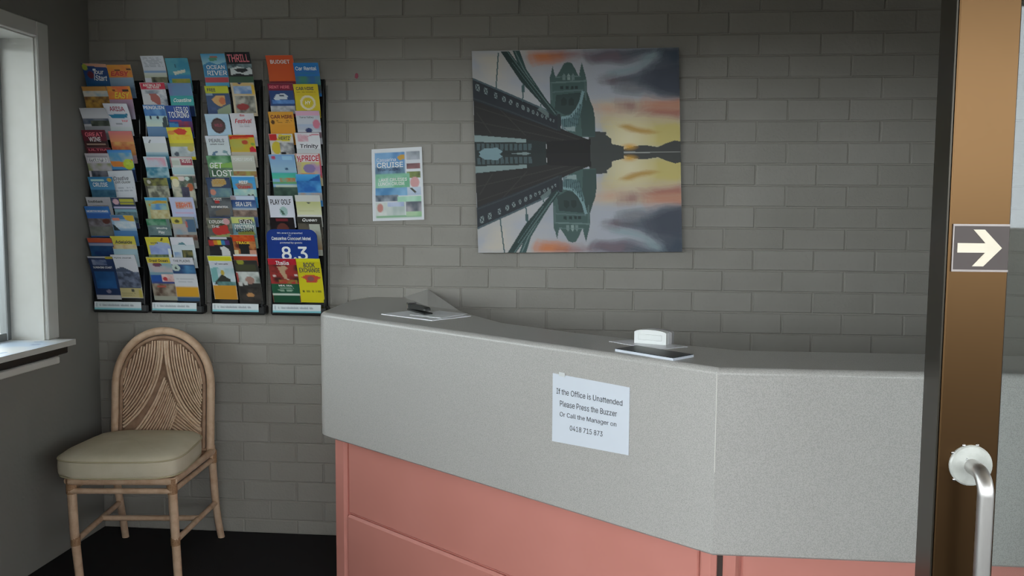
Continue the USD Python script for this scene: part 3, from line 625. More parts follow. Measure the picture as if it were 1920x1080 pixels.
# ------------------------------------------------------------------ the four brochure racks
RX = [(-1.352, -1.118), (-1.093, -.872), (-.826, -.600), (-.562, -.330)]
RN = ['far left', 'second', 'third', 'fourth']
for k, (x0, x1) in enumerate(RX):
    rk = thing('brochure_rack', f'black wall brochure rack with white bottom label, {("leftmost in the wall corner", "second from the left", "third from the left", "rightmost, beside the poster")[k]}', 'brochure rack', ((x0+x1)/2, 0, 0), group='wall brochure racks')
    hw = (x1-x0)/2
    obj('back_panel', box(-hw, -.014, .985, hw, -.006, 1.955, .002), 'black_plastic', rk)
    pf = [(-.006, .985), (-.006, 1.95), (-.018, 1.955), (-.038, 1.90), (-.050, 1.80), (-.050, .985)]
    for s in (-1, 1):
        m = prism([(a, b) for a, b in pf][::-1], 0, .004); m.apply_transform(np.array([[0, 0, 1, s*hw-(.004 if s > 0 else 0)], [1, 0, 0, 0], [0, 1, 0, 0], [0, 0, 0, 1.]])); obj('side_panel', m, 'smoke_plastic', rk)
    for s in (-1, 1): obj('side_rail', tube([(s*(hw+.006), -.008, .995), (s*(hw+.006), -.008, 1.93)], .0032, 8), 'wire_grey', rk, smooth=True)
    obj('divider', box(-.0015, -.040, 1.0, .0015, -.014, 1.90), 'smoke_plastic', rk)
    for r in range(10): obj('pocket_floor', box(-hw+.004, -.046, (1.012 if r == 0 else 1.071+.0925*r)-.003, hw-.004, -.014, 1.012 if r == 0 else 1.071+.0925*r), 'smoke_plastic', rk)
    obj('end_block', box(-hw-.004, -.052, .968, hw+.012, -.006, 1.008, .007), 'black_plastic', rk)
    lw = hw-.012
    def ls(u, v, lift): return np.c_[-lw+2*lw*u-.004, -.054-lift+0*u, 1.0155-.0345*v]
    m, u, v = sheet(ls, 40, 10, .0015)
    im = paint(u, v, 'dfe6ea', [('c', .05, .4, .018, .25, 'a9b4bc'), ('l', .14, .25, .84, .6, 1, '9aa4ac'), ('g', .72, 1.0, '9fd4dc', '6fc0cc')] + [('r', .12+.045*q+.01*(q % 3), .3, .14+.045*q+.008*((q*2) % 3), .58, 'a8b0b8') for q in range(16)])
    obj('label_strip', m, 'print', rk, color=np.vstack([im, im]), label='white label strip with a teal lower edge')

# ------------------------------------------------------------------ the brochures
# rack, column, x and z of the top left corner, width, y of the top edge, extra forward tilt, roll, length, paper colour, print, lettering, look
BRO = [
(1,0,-1.333,2.012,0.107,-0.112,0,2,0.138,'2a4a86',[('g',0.5,1.6,'2a4f88','1f6f96'),('p',[(0.02,-0.1),(1.02,0),(1.02,0.16),(0.1,0.1)],'e0a88e'),('c',0.1,0.16,0.12,0.14,'b9c84a'),('c',0.27,0.5,0.13,0.16,'6a2c38')],[('T',0.32,0.22,0.12,0.5,'white',0.2),('our',0.46,0.3,0.34,0.16,'white',0.2),('Start',0.42,0.5,0.46,0.24,'white',0.2)],'dark blue brochure with white script title and pink-yellow top band'),
(1,0,-1.336,1.918,0.107,-0.112,0,0,0.138,'6a4c38',[('r',0,0,1,0.22,'d39a52'),('n',0,0.22,1,0.45,'a9bcc4','d8d2c8',5),('n',0,0.45,1,1,'6a4634','c89a48',6)],[],'orange-topped brown brochure with a pale grey middle band'),
(1,0,-1.349,1.829,0.112,-0.112,9,0,0.138,'d6d6da',[('g',0.0,0.45,'c9c9cf','e4e4e8'),('n',0,0.48,1,0.75,'4a5a74','8a8f9c',4),('n',0.3,0.6,1,0.85,'3a4238','6a7064',6),('r',0,0.85,1,2.2,'a9aab0')],[],'white brochure with a dark landscape strip,flopping furthest forward'),
(1,0,-1.343,1.739,0.103,-0.112,0,0,0.138,'6a2634',[('n',0,0.5,1,2.2,'35262a','55302f',4),('r',0.1,0.62,0.9,0.68,'b8a08c')],[('GREAT',0.12,0.1,0.76,0.2,'pink'),('WINE',0.24,0.32,0.5,0.2,'white')],'dark maroon brochure with two rows of pale capital lettering'),
(1,0,-1.334,1.668,0.103,-0.088,-3,0,0.138,'7a3040',[('r',0,0,1,0.05,'8a3a48')],[('ULTRA',0.06,0.04,0.8,0.11,'pink')],'maroon brochure edge with pink capitals just above a grey leaflet'),
(1,0,-1.332,1.642,0.103,-0.112,0,0,0.138,'d2cbd3',[('r',0.05,0.1,0.95,0.16,'a9a3ae'),('n',0,0.46,1,0.8,'9aa06a','c8c2c8',4),('n',0.1,0.8,1,1.2,'3c4452','8a8a96',5)],[('URBAN',0.1,0.2,0.8,0.2,'white'),('urban',0.12,0.22,0.76,0.17,'grey')],'lilac-grey brochure with large grey capitals and olive strip'),
(1,0,-1.322,1.545,0.108,-0.112,0,0,0.138,'3f7fb0',[('g',0,0.6,'3a86b8','5a9cc6'),('r',0.1,0.12,0.62,0.2,'bfe0d8'),('c',0.85,0.14,0.09,0.09,'d6b04a'),('n',0,0.62,1,1.4,'2c5a78','4d7d94',5)],[('CRUISE',0.14,0.26,0.6,0.2,'white')],'mid blue brochure with white capitals and a small gold dot'),
(1,0,-1.348,1.461,0.108,-0.088,-2,0,0.138,'cfcdd2',[('n',0.2,0.4,0.85,0.5,'8a888c','b0aeb2',7)],[('Southbank',0.06,0.14,0.6,0.12,'ink')],'light grey brochure with small dark script behind a blue leaflet'),
(1,0,-1.342,1.422,0.108,-0.112,3,0,0.138,'3a6fc0',[('g',0,0.25,'3d74c4','2f80bc'),('r',0.02,0.17,0.95,0.32,'6f9ad8'),('r',0,0.6,1,0.8,'8a8790'),('n',0,0.6,1,1.0,'6a6064','9a969c',6),('c',0.75,0.72,0.16,0.12,'6a3c34'),('n',0,0.95,1,1.4,'74766f','8d8f88',3)],[('NORTH ROAMS',0.06,0.18,0.86,0.1,'white')],'bright blue brochure with white wording above a grey photo'),
(1,0,-1.335,1.29,0.108,-0.112,2,0,0.138,'2b4478',[('r',0,0,1,0.24,'c85a34'),('r',0,0.26,1,0.4,'9aa4bc'),('n',0,0.4,1,2.2,'23396e','27557f',4)],[],'navy brochure with an orange-red band across its top'),
(1,0,-1.336,1.212,0.111,-0.112,2,0,0.2,'21355e',[('r',0,0,0.75,0.07,'d3d6dc'),('r',0.72,0,1,0.12,'cbb73a'),('n',0.12,0.14,0.7,0.45,'4a5c84','8f9ab4',6),('n',0.1,0.75,0.9,1.6,'1d4f84','2a63a0',3),('c',0.55,1.72,0.1,0.08,'8f8aa0'),('r',0,1.9,1,2.2,'c8c6cc')],[('SUNSHINE COAST',0.12,0.5,0.76,0.1,'white')],'tall navy brochure with white wording and yellow corner'),
(1,1,-1.224,2.005,0.103,-0.112,0,0,0.138,'dd8a34',[('n',0,0,1,0.55,'e39a36','dd6a48',3),('r',0.3,0.2,0.52,0.27,'6a3a20'),('r',0.78,0.16,0.98,0.24,'4a3020'),('g',0.55,2.2,'88a0b4','4a6a98')],[('EASY',0.1,0.28,0.72,0.2,'red',0.2)],'orange brochure with red slanted title over a blue-grey base'),
(1,1,-1.227,1.918,0.101,-0.112,0,0,0.138,'e08c36',[('n',0,0,1,0.6,'e39836','e06c3c',3),('r',0.62,0.14,0.9,0.24,'3c2a1c'),('r',0.2,0.14,0.32,0.22,'7a3020'),('g',0.6,2.2,'b090a8','8aa0b0')],[('EASY',0.25,0.26,0.6,0.28,'yellow',0.2)],'orange brochure with yellow slanted title and lilac base'),
(1,1,-1.246,1.848,0.104,-0.112,6,1,0.138,'e4e4ec',[('p',[(0.1,0.52),(0.9,0.47),(0.86,0.66),(0.22,0.68)],'2f87ad'),('r',0.34,0.9,0.6,0.95,'9aa0aa'),('g',1.05,1.3,'dfe5e6','d2dadb')],[('ARISA',0.22,0.14,0.62,0.22,'rose'),('tour',0.6,0.74,0.26,0.1,'pink')],'white brochure with plum capitals above a teal brush band'),
(1,1,-1.226,1.734,0.102,-0.112,0,0,0.138,'e08868',[('g',0,0.5,'d8787c','e69a68'),('n',0,0.5,1,1.1,'c86a4a','e4b068',4),('g',1.1,2.2,'c8a8b0','8a7a80')],[],'pink and orange sunset brochure without lettering'),
(1,1,-1.234,1.657,0.105,-0.112,0,0,0.138,'4f9ad0',[('g',0,0.4,'3f8fd8','86b8d4'),('n',0,0.15,1,0.55,'5aa0cc','9ab6c0',5),('p',[(0,0.5),(0.6,0.55),(1,0.4),(1,0.8),(0.1,0.78)],'e08a3c'),('c',0.78,0.66,0.22,0.24,'c3d83c'),('n',0.66,0.5,0.9,0.75,'a2c02c','cfe05a',8),('g',0.9,2.2,'2a3f6a','1e2c4c')],[],'blue and orange brochure carrying a round lime green badge'),
(1,1,-1.234,1.569,0.107,-0.112,3,-2,0.138,'dfe3ea',[('l',0.1,0.75,0.9,1.0,2,'a8b0bc')],[('Creative',0.15,0.26,0.62,0.2,'grey',0.2),('Gift Guide',0.2,0.48,0.62,0.12,'grey',0.2)],'white brochure with grey handwritten title'),
(1,1,-1.222,1.459,0.098,-0.112,0,0,0.138,'3a4468',[('c',0.16,0.2,0.13,0.14,'e0b8c2'),('r',0.34,0.06,0.96,0.2,'c4c04a'),('r',0.34,0.24,0.96,0.34,'b4b03e'),('r',0,0.42,1,0.52,'c8c8e4'),('r',0,0.56,1,0.68,'8fb8c8'),('n',0,0.68,1,1.2,'3a5464','86a8b0',6)],[],'dark brochure with pink logo beside a yellow block'),
(1,1,-1.229,1.387,0.103,-0.112,0,0,0.138,'9cbcd8',[('r',0,0,1,0.2,'5c86b4'),('r',0.05,0.14,0.36,0.28,'e08a72'),('p',[(0.55,0),(1,0),(1,0.3),(0.85,0.36),(0.6,0.2)],'d8b23c'),('n',0.1,0.3,1,0.65,'a9cbe0','e0e8ee',6),('p',[(0,0.4),(0.3,0.75),(0.25,1),(0,1)],'2a3a3c'),('g',0.75,2.2,'5a8cc0','3f74ae')],[],'pale blue brochure with orange and yellow splashes'),
(1,1,-1.232,1.298,0.106,-0.112,0,0,0.138,'d8cf52',[('g',0,0.3,'ddd24c','d6c84e'),('n',0,0.4,1,0.62,'c89a58','dfcfa0',4),('g',0.62,2.2,'a9c8d8','cfe0e4')],[('Adelaide',0.15,0.2,0.7,0.16,'ink',0.1)],'yellow-topped brochure with dark script and pale blue base'),
(1,1,-1.234,1.22,0.107,-0.112,1,0,0.2,'dfe0e8',[('r',0,0.24,1,0.27,'b4b6c2'),('p',[(0,0.75),(0.35,0.6),(1,0.95),(1,1.65),(0,1.65)],'4f5a70'),('n',0,0.85,1,1.6,'3c4658','7c86a0',7),('r',0,1.62,1,2.1,'cfc28c'),('c',0.62,1.74,0.07,0.07,'5a584c'),('r',0.85,1.7,1,2.1,'cdbf5a'),('l',0.1,1.85,0.7,2.0,2,'a89c70')],[('Alpine Journal',0.12,0.1,0.72,0.1,'grey')],'tall white brochure with a dark mountain photo and beige foot'),
(2,0,-1.078,2.04,0.098,-0.112,3,0,0.138,'dcdfe8',[('l',0.08,0.06,0.9,0.5,7,'9aa0ae'),('r',0,0.66,1,0.74,'86aad4'),('g',0.74,0.95,'d2d6d4','c6cbb4'),('n',0.3,0.92,1,1.2,'33362c','8a8a6c',5)],[],'white leaflet full of grey small print,top left of the second rack'),
(2,0,-1.084,1.932,0.106,-0.112,0,0,0.138,'d6d4d8',[('r',0,0,1.1,0.3,'c82c48'),('p',[(0.3,0.5),(0.55,0.45),(0.8,0.8),(0.7,1.05),(0.35,0.8)],'b86a62'),('n',0.05,0.34,1,0.5,'8a92a0','e0e0e4',5),('n',0.7,0.5,1,1,'5a6a80','e4e6ea',5),('g',1.05,2.2,'8a868a','a9a6aa')],[('AUSTRALIA ZOO',0.12,0.05,0.72,0.12,'white'),('FREE GUIDE',0.26,0.18,0.5,0.08,'white')],'red-headed brochure with white capitals over an animal photo'),
(2,0,-1.073,1.841,0.094,-0.112,0,0,0.138,'4f86c4',[('n',0,0.15,1,0.5,'3f74b8','6fa2d4',3),('g',0.5,0.95,'b4d4d8','d4e0d0'),('c',0.25,0.56,0.05,0.08,'2a3448'),('c',0.58,0.56,0.05,0.08,'2a3448'),('p',[(0.75,1.1),(0.78,0.6),(0.95,0.45),(1.02,1.1)],'37454a'),('g',0.98,2.2,'6f94bc','3f6a98')],[('PENGUIN',0.02,0.04,0.94,0.15,'white')],'sea blue brochure with beach and two small penguins'),
(2,0,-1.077,1.712,0.097,-0.112,0,0,0.138,'e3e6ee',[('p',[(0.2,0.28),(0.3,0.14),(0.34,0.16),(0.24,0.32)],'444a52'),('r',0,0.3,1,0.72,'d8dcda'),('g',0.72,0.9,'b8d0da','5a94b0'),('g',0.9,2.2,'5a94b0','3a7a98')],[],'white brochure with one small dark bird and sea blue base'),
(2,0,-1.077,1.629,0.097,-0.112,0,0,0.138,'cfdae4',[('n',0.15,0.04,0.95,0.45,'e0a8bc','cfd4e0',3),('n',0,0.5,1,0.95,'3f86a0','a9cbd4',5),('g',0.95,2.2,'2f6a90','224a70')],[],'pale pink and turquoise brochure with island water photo'),
(2,0,-1.079,1.541,0.101,-0.112,0,0,0.138,'4a4844',[('n',0,0,1,0.4,'3a3a36','8a8a4c',5),('c',0.2,0.18,0.08,0.09,'c8c4be'),('n',0.1,0.35,1,1.1,'6a6a60','c0c0aa',7)],[],'dark brochure with a murky photograph of people'),
(2,0,-1.077,1.461,0.097,-0.112,0,0,0.138,'a8b894',[('r',0,0,1,0.14,'3fa8e0'),('p',[(0.1,0.34),(0.5,0.14),(0.95,0.18),(0.95,0.28),(0.55,0.26),(0.16,0.42)],'c8a03a'),('n',0.22,0.3,0.9,0.58,'5a94cc','9ac0b8',4),('n',0.15,0.58,1,1,'b8a468','d4d0a8',6),('n',0,0.98,1,1.2,'55663c','7a8a50',5)],[],'sky blue topped leaflet with a gold arched banner'),
(2,0,-1.073,1.371,0.1,-0.112,0,0,0.138,'6f8480',[('n',0,0,0.85,0.3,'2f7a54','7aa88c',4),('n',0,0.35,1,0.8,'5c7478','7d9294',3),('r',0,0.78,1,1,'1f3038')],[('amazing',0.38,0.38,0.46,0.11,'white'),('Play',0.44,0.56,0.26,0.16,'white')],'grey-green brochure with small white script in its middle'),
(2,0,-1.08,1.295,0.102,-0.112,0,0,0.138,'ddd04a',[('g',0,0.2,'e6dc3c','d8c848'),('p',[(0.62,0.16),(0.72,0.02),(0.76,0.06),(0.68,0.18)],'4a4a2c'),('p',[(0.5,0.22),(1,0.3),(1,1.1),(0.1,1.1),(0.1,0.62)],'a9b8d4'),('n',0.1,0.4,1,0.85,'8fa0d8','b8c8e0',3),('r',0.86,0.55,0.98,1,'dfe6e8'),('n',0,0.85,0.85,1.2,'5a6a4c','8a9a70',6)],[('WATER',0.18,0.25,0.32,0.07,'ink')],'yellow brochure with a lavender-blue wedge in the second rack'),
(2,0,-1.078,1.212,0.103,-0.112,2,0,0.2,'7fa3b4',[('r',0,0,1,0.28,'ddc83e'),('n',0,0.32,1,0.75,'8ab4bc','c4b8bc',3),('c',0.4,0.38,0.2,0.1,'7a4a60'),('r',0,0.9,0.6,1.25,'2a5aa8'),('n',0.5,0.85,1,1.2,'d09a98','e8d0cc',5),('c',0.62,1.08,0.1,0.1,'c84048'),('r',0,1.2,1,1.3,'3c4c8c'),('n',0,1.3,1,1.9,'5a4438','a89c8c',6),('r',0.2,1.38,0.6,1.5,'b05a48'),('r',0,1.9,1,2.2,'a8a89a')],[('Great Ocean',0.1,0.1,0.8,0.14,'ink',0.1)],'tall yellow-headed brochure with collage of red and blue photos'),
(2,1,-0.973,2.03,0.097,-0.112,4,0,0.138,'3f9cb4',[('n',0,0,1,0.7,'3a98b8','57aabc',3),('p',[(0.26,0.6),(0.78,0.5),(0.8,0.62),(0.3,0.74)],'dfe0cc'),('r',0.38,0.26,0.42,0.42,'24546c'),('g',0.75,0.95,'3a8cc4','2f80b8'),('n',0.15,0.9,0.95,1.2,'8aa03c','b8a848',5)],[],'turquoise brochure with a white label and yellow-green foot'),
(2,1,-0.965,1.929,0.1,-0.112,0,0,0.138,'5aa0b0',[('n',0,0,1,0.55,'7a7ab0','6a90b8',2),('g',0.55,1.0,'3aa0a4','57c0bc'),('r',0,0.98,1,2.2,'2a3c6c')],[('Coastline',0.12,0.66,0.76,0.17,'white',0.3)],'purple to teal brochure with slanting white script'),
(2,1,-0.976,1.838,0.102,-0.112,0,0,0.138,'2f4f98',[('g',0,0.7,'3558a4','2c4c9c'),('r',0.05,0.66,0.55,0.72,'a83c60'),('p',[(0,0.78),(0.5,0.8),(0.5,1),(0,1)],'3f8cc0'),('n',0.4,0.7,1,1.2,'a03c48','2a3f84',4)],[('LETS GO',0.36,0.06,0.58,0.22,'white'),('TOURING',0.06,0.28,0.86,0.27,'white')],'royal blue brochure with two rows of chunky white capitals'),
(2,1,-0.974,1.749,0.105,-0.112,2,0,0.138,'e8d83a',[('p',[(0.22,0.16),(0.5,0.03),(0.72,0.08),(0.82,0.2),(0.7,0.32),(0.45,0.36)],'dc4a38'),('c',0.15,0.24,0.14,0.1,'e89a4a'),('n',0.1,0.34,0.95,0.55,'e8c030','ecd850',4),('g',0.72,0.88,'c4b848','b8b85a'),('n',0,0.88,1,1.3,'a8b4bc','cfd6d8',4),('c',0.85,0.95,0.14,0.14,'c8b45a'),('c',0.24,1.2,0.1,0.1,'4f5a68')],[],'bright yellow brochure with a red map shape at its top'),
(2,1,-0.964,1.629,0.096,-0.112,0,0,0.138,'d9dcd8',[('r',-0.1,0,1,0.05,'c89aa4'),('r',0,0,0.05,2.2,'a86a74'),('r',0.46,0.1,0.98,0.4,'a84c5c'),('r',0.06,0.16,0.42,0.4,'c2cabd'),('g',0.5,0.8,'bcd4d4','a8c8d0'),('n',0,0.86,1,1.2,'6a6c68','a8908a',5)],[('RUSS',0.54,0.12,0.38,0.16,'white')],'white brochure framed in dusty red with a red logo block'),
(2,1,-0.964,1.548,0.097,-0.112,0,0,0.138,'7a7c6c',[('n',0,0,1,1.2,'4a5a50','c8c4b0',4),('c',0.2,0.1,0.18,0.1,'d0c24a'),('c',0.2,0.3,0.16,0.2,'e4dcbc'),('c',0.5,0.08,0.14,0.14,'e4d4d0'),('c',0.82,0.5,0.14,0.18,'b8623c'),('n',0.4,0.5,0.75,1,'3a3450','5a5a6c',5),('c',0.75,0.1,0.1,0.1,'cfe4dc')],[],'collage brochure of small cream,orange and green photos'),
(2,1,-0.971,1.462,0.104,-0.112,0,0,0.138,'c2c9e8',[('r',0.2,0.24,0.9,0.55,'cdb2b0'),('n',0.2,0.22,0.9,0.55,'c8988c','d4bcc0',7),('r',0.15,0.7,0.9,0.78,'d0b0d0'),('g',0.95,2.2,'b4cce4','9fb8d8')],[('FIGHT',0.24,0.26,0.6,0.22,'orange')],'pale lavender brochure with faded orange capitals'),
(2,1,-0.966,1.38,0.101,-0.112,0,0,0.138,'9a9c98',[('p',[(0,0),(0.5,0.02),(0.5,0.3),(0.35,0.36),(0,0.3)],'cfc25a'),('c',0.25,0.2,0.1,0.08,'54502c'),('r',0.02,0.34,0.62,0.8,'b4b0a8'),('n',0.02,0.5,0.62,0.85,'8fa4b0','b8aaa6',4),('r',0.64,0.1,1,0.7,'54708c'),('r',0.58,0.2,0.66,0.5,'c06a64'),('n',0.1,0.85,1,1.1,'6a4438','a08478',5)],[],'grey brochure with a yellow torn corner'),
(2,1,-0.971,1.296,0.1,-0.112,0,0,0.138,'dfe0e8',[('g',0.36,2.2,'cdd8de','dfe4e4'),('p',[(0.28,0.36),(0.34,0.28),(0.48,0.24),(0.6,0.3),(0.62,0.38)],'5f8c98'),('r',0.4,0.62,0.88,1.1,'27392f'),('n',0.45,0.62,0.86,1.1,'2c3c30','8a8048',5),('n',0.05,0.7,0.38,1,'8aa8d0','cfd8e0',5)],[],'white brochure with a dark green framed photo'),
(2,1,-0.975,1.211,0.101,-0.112,1,0,0.2,'cfd3dc',[('r',0,0,1,0.32,'dcdce4'),('r',0,0.36,1,0.8,'33507c'),('c',0.18,0.5,0.18,0.17,'c4d4cc'),('p',[(0.12,0.56),(0.2,0.42),(0.24,0.56)],'3a4a4c'),('n',0.4,0.4,1,0.8,'2c4878','5a94c0',3),('r',0,0.84,1,1.42,'d9dbe0'),('r',0,1.42,1,1.92,'dca22e'),('r',0,1.92,1,2.2,'3c5c7c'),('l',0.1,1.0,0.85,1.25,2,'b0b4bc')],[('THE PLAINS',0.14,0.1,0.72,0.12,'grey')],'tall white brochure with navy photo and mustard foot'),
(3,0,-0.821,2.046,0.102,-0.112,4,0,0.138,'5fb4d8',[('g',0,0.5,'4fa8d8','a8d8e0'),('p',[(0.3,0.2),(0.42,0.1),(0.68,0.12),(0.62,0.3),(0.35,0.34)],'5a9a7c'),('r',0.36,0.1,0.68,0.16,'cc6a58'),('p',[(0.0,0.5),(0.3,0.35),(0.6,0.48),(1.02,0.36),(1.02,1),(0,1)],'3f8cc0'),('r',0,1.03,1,1.25,'c84c54')],[('OCEAN',0.14,0.5,0.76,0.18,'white'),('RIVER',0.14,0.74,0.82,0.2,'white')],'sky blue brochure with two rows of white capitals and red foot'),
(3,0,-0.808,1.917,0.101,-0.112,0,0,0.138,'3f5478',[('r',0,0,1,0.32,'c8cc34'),('r',0,0.33,0.28,0.42,'8fa4b8'),('p',[(0.22,0.6),(0.42,0.42),(0.78,0.42),(0.8,0.8),(0.55,0.92),(0.3,0.74)],'d8a86c'),('c',0.66,0.66,0.13,0.16,'d0784c'),('p',[(0.2,1.2),(0.5,1),(1,0.78),(1,1.25)],'9aa88c'),('n',0,0.9,0.4,1.3,'2c4474','4a5c84',4)],[('FREE',0.1,0.1,0.34,0.15,'olive')],'navy brochure with lime header and an orange fish'),
(3,0,-0.809,1.803,0.102,-0.112,0,0,0.138,'b8d4e8',[('g',0,0.3,'c4dcf0','b0d0e4'),('c',0.5,0.52,0.28,0.34,'5e4442'),('o',0.5,0.52,0.28,0.05,'3c2c2e')],[('WILD',0.34,0.44,0.32,0.12,'rose')],'light blue brochure with a dark brown round emblem'),
(3,0,-0.809,1.714,0.098,-0.112,0,0,0.138,'d4dde0',[('g',0,0.3,'e0e0ec','d4dde0'),('p',[(0.15,0.88),(0.25,0.72),(0.4,0.66),(0.46,0.74),(0.34,0.78),(0.3,0.9)],'5f7c98'),('p',[(0.6,0.74),(0.72,0.64),(0.86,0.7),(0.9,0.88),(0.8,0.78)],'7fa0a8'),('g',0.86,2.2,'52687c','466070')],[('PEARLS',0.14,0.13,0.66,0.16,'grey'),('LUXURY COAST',0.16,0.34,0.62,0.07,'grey')],'white brochure with grey capitals and a curling blue wave'),
(3,0,-0.806,1.633,0.105,-0.112,0,0,0.138,'6f9c74',[('n',0,0,1,0.35,'3f7a4e','8ab890',3),('p',[(0.0,0.45),(0.5,0.38),(1,0.3),(1,0.75),(0.6,0.6),(0.2,0.6)],'8cb85c'),('n',0,0.55,1,1.3,'3c5c44','7c9a7c',4)],[('GET',0.05,0.32,0.52,0.26,'white',0.15),('LOST',0.12,0.66,0.84,0.28,'white')],'green hillside brochure with big white hand-drawn capitals'),
(3,0,-0.81,1.544,0.102,-0.112,0,0,0.138,'3c4c68',[('p',[(0.2,0.3),(0.26,0.08),(0.8,0.02),(0.82,0.3),(0.55,0.44),(0.22,0.42)],'c0a678'),('r',0,0,1,0.04,'24345c'),('n',0.1,0.5,1,1.0,'4a6c94','7a9a98',3),('c',0.2,0.68,0.12,0.14,'cc8874'),('n',0.2,0.9,1,1.3,'1e2430','3a3c44',4)],[('GORGE',0.28,0.12,0.5,0.2,'gold',0.15)],'dark blue brochure with a gold ribbon logo'),
(3,0,-0.81,1.461,0.103,-0.112,0,0,0.138,'55595e',[('n',0,0,1,1.2,'44484e','6a6e72',3),('r',0.34,0.12,0.52,0.26,'b03a38'),('p',[(0.3,0.62),(0.7,0.46),(0.9,0.5),(0.9,0.78),(0.3,0.85)],'6c6258'),('r',0,0.9,1,2.2,'2c4474')],[('VISIT',0.28,0.0,0.36,0.13,'white'),('WAR MEMORIAL',0.14,0.38,0.72,0.1,'white')],'charcoal grey brochure with white capitals and small red mark'),
(3,0,-0.812,1.377,0.105,-0.112,0,0,0.138,'60625c',[('n',0,0,1,0.5,'3c5038','8a8678',5),('p',[(0.16,0.5),(0.45,0.4),(0.8,0.3),(0.86,0.7),(0.4,0.84),(0.2,0.72)],'c03c38'),('c',0.8,0.16,0.14,0.16,'d8a8ac'),('p',[(0.06,0.85),(0.9,0.74),(0.96,0.95),(0.1,1.0)],'9aa868'),('r',0.0,0.95,1,1.2,'6c7880')],[('EXPLORE',0.1,0.1,0.6,0.16,'white'),('THE',0.16,0.34,0.32,0.12,'white')],'grey brochure with a red lips shape in its middle'),
(3,0,-0.809,1.299,0.105,-0.112,0,0,0.138,'2c2c30',[('r',0.1,0.0,0.8,0.12,'d8d8e0'),('r',0,0.16,0.2,0.44,'b83c3c'),('r',0.2,0.16,0.36,0.4,'dc8a34'),('r',0.36,0.16,0.52,0.4,'d8c83c'),('r',0.52,0.16,0.66,0.4,'3c8cbc'),('r',0.66,0.16,0.86,0.4,'5c3c7c'),('p',[(0.45,0.5),(0.62,0.46),(0.8,0.62),(0.85,0.95),(0.5,0.95)],'d8d8d8')],[],'black brochure with a row of rainbow blocks and white shape'),
(3,0,-0.811,1.22,0.103,-0.112,2,0,0.2,'c9d8e0',[('r',0,0,1,0.26,'e2dc2c'),('r',0,0.28,1,0.5,'d6d8e0'),('p',[(0.2,0.38),(0.36,0.36),(0.28,0.46)],'5a6a98'),('p',[(0.0,0.62),(0.35,0.55),(0.3,1.3),(0,1.3)],'7fb8b8'),('n',0.3,0.6,1,1.2,'a8c8d0','cfdce0',3),('c',0.5,0.84,0.08,0.14,'c8b04c'),('p',[(0.15,1.25),(0.45,0.92),(0.8,1.15),(0.8,1.3),(0.1,1.4)],'3c3c38'),('n',0.2,1.25,1,1.45,'4a7874','8ab0b0',4),('r',0,1.45,1,2.2,'cf9430')],[('visitor guide',0.4,0.36,0.4,0.09,'grey')],'tall brochure with lime band,seabird photo and orange foot'),
(3,1,-0.717,2.052,0.103,-0.112,5,0,0.138,'16161a',[('n',0,0.52,1,0.7,'2c3c44','7f9498',4),('p',[(0.1,0.72),(0.4,0.62),(0.75,0.72),(0.95,0.66),(1,0.95),(0.7,1.0),(0.4,0.92),(0.1,1.0)],'d8dcdc'),('p',[(0.22,0.74),(0.7,0.7),(0.86,0.8),(0.6,0.9),(0.36,0.86)],'1c1e22'),('g',1.05,2.2,'3c5c44','6c8478')],[('THRILL',0.06,0.1,0.88,0.34,'pink')],'black brochure with big pink-red capitals and a boat'),
(3,1,-0.697,1.929,0.099,-0.112,0,0,0.138,'cfc0a4',[('p',[(0.1,0.0),(0.5,-0.1),(0.95,0.05),(1,0.1),(1,0.55),(0.1,0.52)],'d8b87c'),('n',0.1,0.14,0.85,0.5,'6f94c8','c4d0dc',4),('p',[(0.3,0),(0.5,-0.04),(0.4,0.08)],'24346c'),('r',0.88,0.1,1,0.5,'e0b83c'),('n',0.08,0.58,0.95,1.3,'6c6c64','c0bcb0',5),('c',0.4,1.05,0.26,0.14,'a03c3c')],[],'cream brochure with a blue lettered picture and red detail'),
(3,1,-0.702,1.805,0.101,-0.112,0,0,0.138,'dcd9de',[('r',0.1,0.86,0.9,0.88,'cf8478'),('l',0.3,0.46,0.8,0.62,2,'b8b6bc')],[('Festival',0.16,0.24,0.68,0.2,'red',0.25),('film',0.4,0.04,0.2,0.1,'red',0.2)],'off-white brochure with red handwritten title'),
(3,1,-0.709,1.718,0.107,-0.112,2,0,0.138,'cfb23a',[('p',[(0,0.04),(1,-0.02),(1.02,0.12),(0.6,0.13),(0,0.2)],'c83024'),('n',0,0.22,0.75,0.7,'c8b038','b4b458',3),('c',0.6,0.34,0.13,0.1,'b84c34'),('p',[(0.72,0.95),(0.74,0.6),(0.86,0.5),(1.02,0.66),(1.02,0.98)],'cc2838'),('c',0.9,0.42,0.08,0.06,'86a83c'),('g',0.76,2.2,'c4bcae','b0a89c')],[('STRAWBERRY',0.12,0.09,0.7,0.1,'orange',0.1)],'red and yellow brochure with strawberries in its corner'),
(3,1,-0.701,1.634,0.099,-0.112,0,0,0.138,'cfd0c4',[('g',0.3,0.65,'c8c6b8','bcb8ac'),('n',0,0.7,1,0.95,'a8a45c','a46a50',5)],[('FOREST DRIVE',0.1,0.1,0.8,0.13,'white')],'plain beige-white brochure with faint white capitals'),
